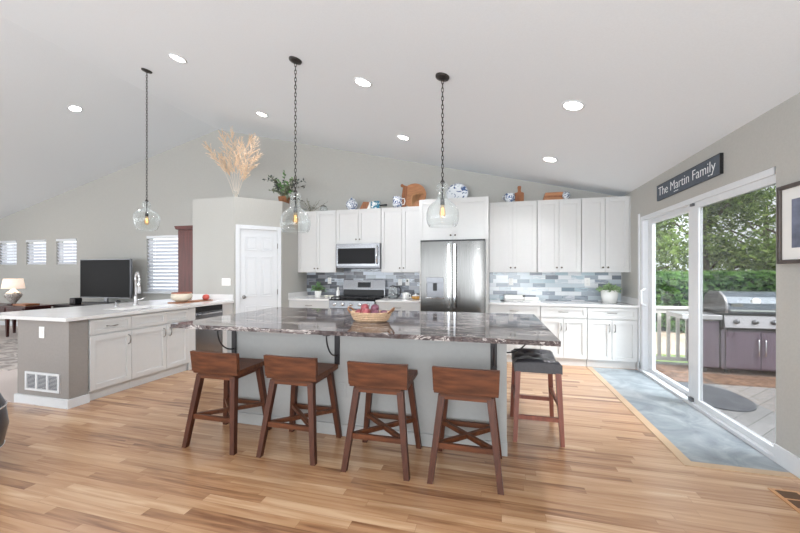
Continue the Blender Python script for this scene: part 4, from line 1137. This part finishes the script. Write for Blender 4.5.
# ------------------------------------------------------------------ living room
hc = thing('china_cabinet', 'tall cherry-stained cabinet with cornice against the living room wall', 'cabinet', (-6.33, 5.98, 0))
MB().box(0, 0, 0, .95, .41, 2.29).build('body', MT['cherry'], hc)
MB().extrude_y([(-.01, 2.28), (.96, 2.28), (1.0, 2.35), (-.05, 2.35)], -.05, .42).build('cornice', MT['cherry'], hc)
dd = MB().box(.02, -.02, .1, .47, 0, 2.24, .003).build('door', MT['cherry'], hc); MB().box(.09, -.026, .2, .40, -.02, 2.14, .004).build('panel', MT['cherry'], dd)
dd = MB().box(.48, -.02, .1, .93, 0, 2.24, .003).build('door', MT['cherry'], hc); MB().box(.55, -.026, .2, .86, -.02, 2.14, .004).build('panel', MT['cherry'], dd)

co = thing('media_console', 'low espresso media console under the television', 'console table', (-9.60, 5.78, 0))
MB().box(0, 0, .10, 3.0, .50, .64, .004).build('body', MT['espresso'], co)
MB().box(-.03, -.03, .64, 3.03, .52, .67, .004).build('top', MT['espresso'], co)
for x in (.05, 2.9):
    for y in (.04, .42): MB().box(x, y, 0, x+.05, y+.05, .10).build('leg', MT['espresso'], co)
for k in range(3):
    dd = MB().box(.04+k*.98, -.018, .13, .98+k*.98, 0, .61, .003).build('door', MT['espresso'], co); knob(.93+k*.98, .4, dd)
tv = thing('television', 'large black flat-screen television on the espresso console', 'television', (-8.39, 6.03, .67), math.radians(-1))
MB().box(-.76, -.02, .15, .76, .03, 1.02, .005).build('bezel', MT['steel_dark'], tv)
MB().box(-.745, -.024, .17, .745, -.020, 1.005).build('screen', MT['screen'], tv)
MB().box(-.25, -.12, 0, .25, .12, .015).box(-.05, .0, .015, .05, .03, .16).build('stand', MT['steel_dark'], tv)
tag(MB().box(-8.78, 5.80, .67, -7.65, 5.90, .745, .01).build('soundbar', MT['black']), 'long black soundbar on the console before the television', 'soundbar')
sb_ = thing('small_speaker', 'small black cube speaker on the console left of the television', 'speaker', (-9.12, 5.92, .67))
MB().box(-.085, -.08, 0, .085, .08, .15, .02).build('cabinet', MT['black'], sb_)
MB().lathe([(.06, 0), (.06, -.006), (.05, -.008), (.001, -.004)], (0, -.08, .075), 18, axis='y').build('driver', MT['espresso'], sb_)

lt = thing('side_table', 'dark cherry writing table with drawers at the left under the lamp', 'table', (-11.25, 5.20, 0))
MB().box(0, 0, .64, 1.80, .52, .675, .005).build('top', MT['darkwood'], lt)
MB().box(.04, .03, .52, 1.74, .49, .64).build('apron', MT['darkwood'], lt)
for k in range(3):
    dd = MB().box(.09+k*.55, .012, .535, .60+k*.55, .03, .628, .002).build('drawer', MT['darkwood'], lt); knob(.345+k*.55, .58, dd, y=.012)
for x in (.04, .60, 1.12, 1.68):
    for y in (.06, .45): MB().frustum((x+.03, y, 0), .035, .035, (x+.03, y, .52), .06, .06).build('leg', MT['darkwood'], lt)
la = thing('table_lamp', 'lit table lamp with cream shade and mottled urn base on the writing table', 'lamp', (-10.22, 5.42, .675))
MB().box(-.07, -.07, 0, .07, .07, .03, .006).build('plinth', MT['darkwood'], la)
MB().lathe([(.04, .03), (.045, .045), (.07, .09), (.135, .18), (.145, .235), (.11, .285), (.07, .30), (.04, .345), (.02, .355), (.001, .355)], n=28).build('urn_base', MT['lampbase'], la)
MB().tube([(0, 0, .35), (0, 0, .57)], .007, 8).build('stem', MT['nickel'], la)
MB().lathe([(.185, .365), (.155, .58), (.152, .58), (.182, .365)], n=32, closed=True).build('lamp_shade', MT['shade'], la)
pl_ = bpy.data.lights.new('bulb_light', 'POINT'); pl_.energy = 6; pl_.color = (1, .86, .7); pl_.shadow_soft_size = .05
plo = bpy.data.objects.new('bulb_light', pl_); col.objects.link(plo); plo.parent = la; plo.location = (0, 0, .47)
tag(MB().box(-10.02, 5.30, .675, -9.62, 5.55, .715, .004).build('decorative_box', MT['boardwood2']), 'flat brown box on the writing table right of the lamp', 'box')
tag(MB().box(-9.6, 3.45, .006, -6.6, 5.1, .018).build('area_rug', MT['rug']), 'grey patterned area rug on the pale carpet beyond the peninsula', 'rug')

# tub chair at left edge
tc_ = thing('tub_chair', 'dark navy leather tub chair cut by the left edge of the picture', 'chair', (-3.63, 1.45, 0), math.radians(10))
mb = MB(); N = 28
R0 = .40
ringsO = [(.25, .0), (.32, .05), (.375, .15), (.40, .29), (.385, .43), (.34, .55), (.29, .62)]
mb.lathe([(.001, .0)] + ringsO + [(.26, .625), (.24, .56), (.235, .36), (.001, .34)], n=36)
mb.build('shell', MT['deepblue'], tc_)
MB().lathe([(.001, .345), (.22, .345), (.235, .38), (.22, .42), (.001, .43)], n=28).build('seat_cushion', MT['deepblue'], tc_)
for zz, rr in ((.15, .376), (.43, .386)):
    MB().tube([(rr*math.cos(2*PI*k/48), rr*math.sin(2*PI*k/48), zz) for k in range(48)], .006, 6, closed=True).build('piping', MT['chrome'], tc_)

# ------------------------------------------------------------------ right wall things
sg = thing('family_sign', 'slate-blue wooden name sign with white lettering above the sliding door', 'sign', (XR-.001, 5.11, 2.275))
sg.rotation_euler = (0, 0, -PI/2)     # local x runs along -Y, local -y faces the room
SW, SH = 1.28, .185
MB().box(0, -.025, 0, SW, 0, SH, .002).build('board', MT['signslate'], sg)
MB().box(SW-.004, -.026, 0, SW+.004, 0, SH).box(0, -.026, SH-.004, SW, 0, SH+.003).build('edge_band', MT['black'], sg)
cu_ = bpy.data.curves.new('lettering', 'FONT'); cu_.body = 'The Martin Family'; cu_.size = .15; cu_.extrude = .001; cu_.offset = -.0022
cu_.space_character = 1.0
to = bpy.data.objects.new('tmp_text', cu_); col.objects.link(to)
bpy.context.view_layer.update()
dg = bpy.context.evaluated_depsgraph_get()
me = bpy.data.meshes.new_from_object(to.evaluated_get(dg)); bpy.data.objects.remove(to)
xs = [v.co.x for v in me.vertices]; w0 = max(xs)-min(xs)
for v in me.vertices:
    v.co.x = (v.co.x-min(xs) if False else v.co.x)*(SW-.12)/w0
me.materials.clear(); me.materials.append(MT['signwhite'])
lt_ = bpy.data.objects.new('lettering', me); col.objects.link(lt_); lt_.parent = sg
lt_.rotation_euler = (PI/2, 0, 0); lt_.location = (.05, -.027, .052)
dm = MB()
for x in (.44, .475, .51, 1.10, 1.14): dm.box(x, -.028, .022, x+.022, -.025, .03)
dm.build('flourish', MT['signwhite'], sg)

pf = thing('picture_frame', 'dark wood framed print with white mat on the right wall', 'picture', (XR-.001, 3.165, 1.445))
pf.rotation_euler = (0, 0, -PI/2)
PW, PH = .80, .55; fw = .028
MB().box(0, -.03, 0, fw, 0, PH, .004).box(PW-fw, -.03, 0, PW, 0, PH, .004).box(fw, -.03, 0, PW-fw, 0, fw, .004).box(fw, -.03, PH-fw, PW-fw, 0, PH, .004).build('frame', MT['frame'], pf)
MB().box(fw, -.012, fw, PW-fw, -.002, PH-fw).build('mat_board', MT['matboard'], pf)
MB().box(fw+.085, -.014, fw+.08, PW-fw-.085, -.012, PH-fw-.08).build('print', MT['art'], pf)

fv = thing('floor_register', 'wooden floor register with brown slots beside the right baseboard', 'vent', (1.70, 2.28, 0))
MB().box(0, 0, .0, .16, .52, .006, .002).build('plate', MT['ventwood'], fv)
m_ = MB()
for k in range(5): m_.box(.025, .025+k*.098, .006, .135, .105+k*.098, .0075)
m_.build('slots', MT['ventslot'], fv)

# ------------------------------------------------------------------ outside
struct('ground_lawn', MB().box(-16, 6.96, -.5, 30, 8.6, -.32).box(6.4, -6, -.5, 30, 6.96, -.32), MT['grass'])
gr = MB(); gr.extrude_x([(8.6, -.5), (40, -.5), (40, .35), (14, -.05), (8.6, -.315)], -16, 40)
struct('ground_gravel', gr, MT['dirt'])
tag(MB().box(2.165, 1.0, -.20, 6.4, 6.95, -.12).build('deck', MT['deck']), 'grey composite deck with diagonal boards outside the sliding door', 'deck')
rl = thing('deck_railing', 'white deck railing with square balusters behind the grill', 'railing', (2.18, 6.88, -.12))
MB().box(0, -.04, .90, 4.2, .06, .945, .004).build('top_rail', MT['railpaint'], rl)
MB().box(0, -.01, .83, 4.2, .03, .90).build('upper_rail', MT['railpaint'], rl)
MB().box(0, -.01, .04, 4.2, .03, .10).build('lower_rail', MT['railpaint'], rl)
for k in range(31):
    x = .10 + k*.134
    MB().box(x, -.008, .10, x+.045, .028, .83).build('baluster', MT['railpaint'], rl)
for x in (0, 4.1): MB().box(x, -.035, 0, x+.09, .055, .90).build('post', MT['railpaint'], rl)
tag(MB().box(2.30, 5.72, -.12, 5.2, 6.72, -.112).build('outdoor_rug', MT['brownmat']), 'brown patterned outdoor rug under the grill', 'rug')
m_ = MB(); m_.prism([(2.56+.36*math.cos(2*PI*k/40), 5.16+.52*math.sin(2*PI*k/40)) for k in range(40)], -.12, -.108)
tag(m_.build('door_mat', MT['darkmat']), 'oval charcoal door mat on the deck outside the door', 'mat')
# gas grill
gg = thing('gas_grill', 'large gas grill with plum cabinet and steel panel on the deck', 'grill', (3.28, 6.28, -.112))
GW = 1.10
MB().box(-.02, .0, .08, GW+.02, .55, .66, .005).build('cabinet', MT['grillpurple'], gg)
for (a, b, hx) in ((.03, .446, .41), (.454, .87, .49)):
    dd = MB().box(a, -.02, .10, b, 0, .63, .004).build('door', MT['grillpurple'], gg)
    MB().tube([(hx, -.02, .28), (hx, -.05, .30), (hx, -.05, .52), (hx, -.02, .54)], .009, 8).build('handle', MT['chrome'], dd)
cpn = MB().extrude_x([(-.06, .70), (.05, .66), (.05, .87), (-.03, .87)], 0, GW).build('control_panel', MT['grillsteel'], gg)
for k in range(4):
    x = .14 + k*.22
    MB().lathe([(.036, 0), (.036, -.01), (.028, -.012), (.026, -.04), (.001, -.042)], (x, -.045, .785), 14, axis='y').build('knob', MT['steel_dark'], cpn)
lidp = [(.0, .90), (-.015, .95), (.0, 1.05), (.06, 1.14), (.16, 1.20), (.36, 1.21), (.50, 1.13), (.55, .95), (.55, .90)]
ld_ = MB().extrude_x(lidp, .05, GW-.05).build('lid', MT['grillgrey'], gg)
for x in (.02, GW-.05): MB().extrude_x([(y-.01 if y < .3 else y+.01, z+.008) for y, z in lidp], x, x+.03).build('lid_end_cap', MT['steel_dark'], ld_)
for x in (.035, GW-.035): MB().tube([(x, y-.016, z+.008) for y, z in lidp[:5]], .018, 6).build('lid_trim', MT['grillsteel'], ld_)
MB().bar((.06, -.06, .95), (GW-.06, -.06, .95), .025).box(.10, -.06, .94, .12, .0, .96).box(GW-.12, -.06, .94, GW-.10, 0, .96).build('lid_handle', MT['chrome'], ld_)
MB().lathe([(.055, 0), (.055, -.015), (.048, -.02), (.001, -.02)], (.41, .02, 1.075), 20, axis='y').build('thermometer', MT['ceramic'], ld_)
MB().box(.10, -.012, 1.0, .24, .03, 1.045).build('badge', MT['nickel'], ld_)
MB().box(.0, -.02, .66, GW, .55, .90).build('firebox', MT['black'], gg)
for (a, b) in ((-.52, -.01), (GW+.01, GW+.45)):
    MB().box(a, -.02, .80, b, .50, .87, .006).build('side_shelf', MT['grillsteel'], gg)
MB().box(-.24, .02, .08, -.03, .48, .78, .01).build('side_cabinet', MT['grillpurple'], gg)
for x in (-.20, .1, GW-.06):
    for y in (.08, .44):
        MB().lathe([(.001, -.018), (.04, -.018), (.04, .018), (.001, .018)], (x, y, .04), 14, axis='x').build('caster', MT['black'], gg)
# small dark hoop at the deck edge beside the wall
hp = thing('boot_scraper', 'small black bent metal boot scraper on the deck by the wall edge', 'boot scraper', (2.86, 4.16, -.12))
MB().tube([(-.05, -.02, .01), (-.09, 0, .05), (-.04, .03, .20), (.06, .05, .22), (.12, .03, .1), (.12, .0, .01)], .012, 8).build('hoop', MT['blackmetal'], hp)
MB().box(-.08, -.06, 0, .15, .06, .012).build('base_plate', MT['blackmetal'], hp)

# hedge and trees
def leaf_cloud(mb, c, rad, n, size, shell=.55):
    for _ in range(n):
        d = Vector((random.gauss(0, 1), random.gauss(0, 1), random.gauss(0, 1))).normalized()
        k = shell + (1-shell)*random.random()
        p = Vector((c[0]+d.x*rad[0]*k, c[1]+d.y*rad[1]*k, c[2]+d.z*rad[2]*k))
        a = Vector((random.gauss(0, 1), random.gauss(0, 1), random.gauss(0, 1))).normalized()
        b = a.orthogonal().normalized(); s_ = size*random.uniform(.6, 1.3)
        v = [mb.bm.verts.new(q) for q in (p-a*s_, p+b*s_*.55, p+a*s_, p-b*s_*.55)]; mb.bm.faces.new(v)
random.seed(5)
hg = MB()
for k in range(16000):
    x = random.uniform(1.5, 13); y = 11.0 + random.choice((0, 0, random.random()))*1.3 + random.uniform(-.12, .12)
    z = random.uniform(-.2, 1.36) + random.uniform(-.06, .06)
    if random.random() < .25: z = 1.36 + random.uniform(-.08, .06); y = random.uniform(11, 12.3)
    a = Vector((random.gauss(0, 1), random.gauss(0, .6), random.gauss(0, 1))).normalized(); b = a.orthogonal().normalized()
    p = Vector((x, y, z)); s_ = random.uniform(.05, .10)
    v = [hg.bm.verts.new(q) for q in (p-a*s_, p+b*s_*.6, p+a*s_, p-b*s_*.6)]; hg.bm.faces.new(v)
hd = thing('hedge', 'clipped dark green hedge running behind the deck railing', 'hedge', (0, 0, 0))
hg.build('foliage', MT['hedgeleaf'], hd)
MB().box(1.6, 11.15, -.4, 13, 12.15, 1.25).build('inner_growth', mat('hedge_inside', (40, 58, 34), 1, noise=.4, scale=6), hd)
TG = 'leafy trees beyond the hedge'
trees = [(4.2, 13.2, 'leafy green tree beyond the hedge, seen through the left pane', 1.6, 4.3), (6.6, 13.6, 'leafy tree beyond the hedge, just right of the middle door stile', 1.8, 4.8),
         (9.2, 13.2, 'leafy tree with pale sky gaps above the grill', 1.9, 4.9), (12.2, 13.8, 'leafy tree farthest right, cut off by the wall edge', 2.0, 4.6), (5.6, 17.0, 'taller tree in the second row between the two panes', 2.6, 6.3), (10.6, 17.5, 'taller tree in the second row above the grill gauge', 2.6, 6.0)]
for (x, y, lab, R, H) in trees:
    t = thing('leafy_tree', lab, 'tree', (x, y, -.05), group=TG)
    MB().tube([(0, 0, 0), (.05, .03, H*.3), (-.04, 0, H*.7)], [.16, .12, .06], 10).build('trunk', MT['bark'], t)
    bb_ = MB()
    for k in range(9):
        a = 2*PI*k/9; bb_.tube([(0, 0, H*(.22+.05*k)), (R*.5*math.cos(a), R*.5*math.sin(a), H*(.34+.055*k)), (R*.85*math.cos(a), R*.85*math.sin(a), H*(.40+.06*k))], [.05, .03, .012], 5)
    bb_.build('branches', MT['bark'], t)
    cr = MB()
    for k in range(26):
        a = random.uniform(0, 2*PI); r = R*random.uniform(.15, .85); z = H*random.uniform(.22, 1.0)
        leaf_cloud(cr, (r*math.cos(a), r*math.sin(a), z), (R*.42, R*.42, R*.36), 300, .085, .2)
    cr.build('crown', MT['treeleaf'], t)
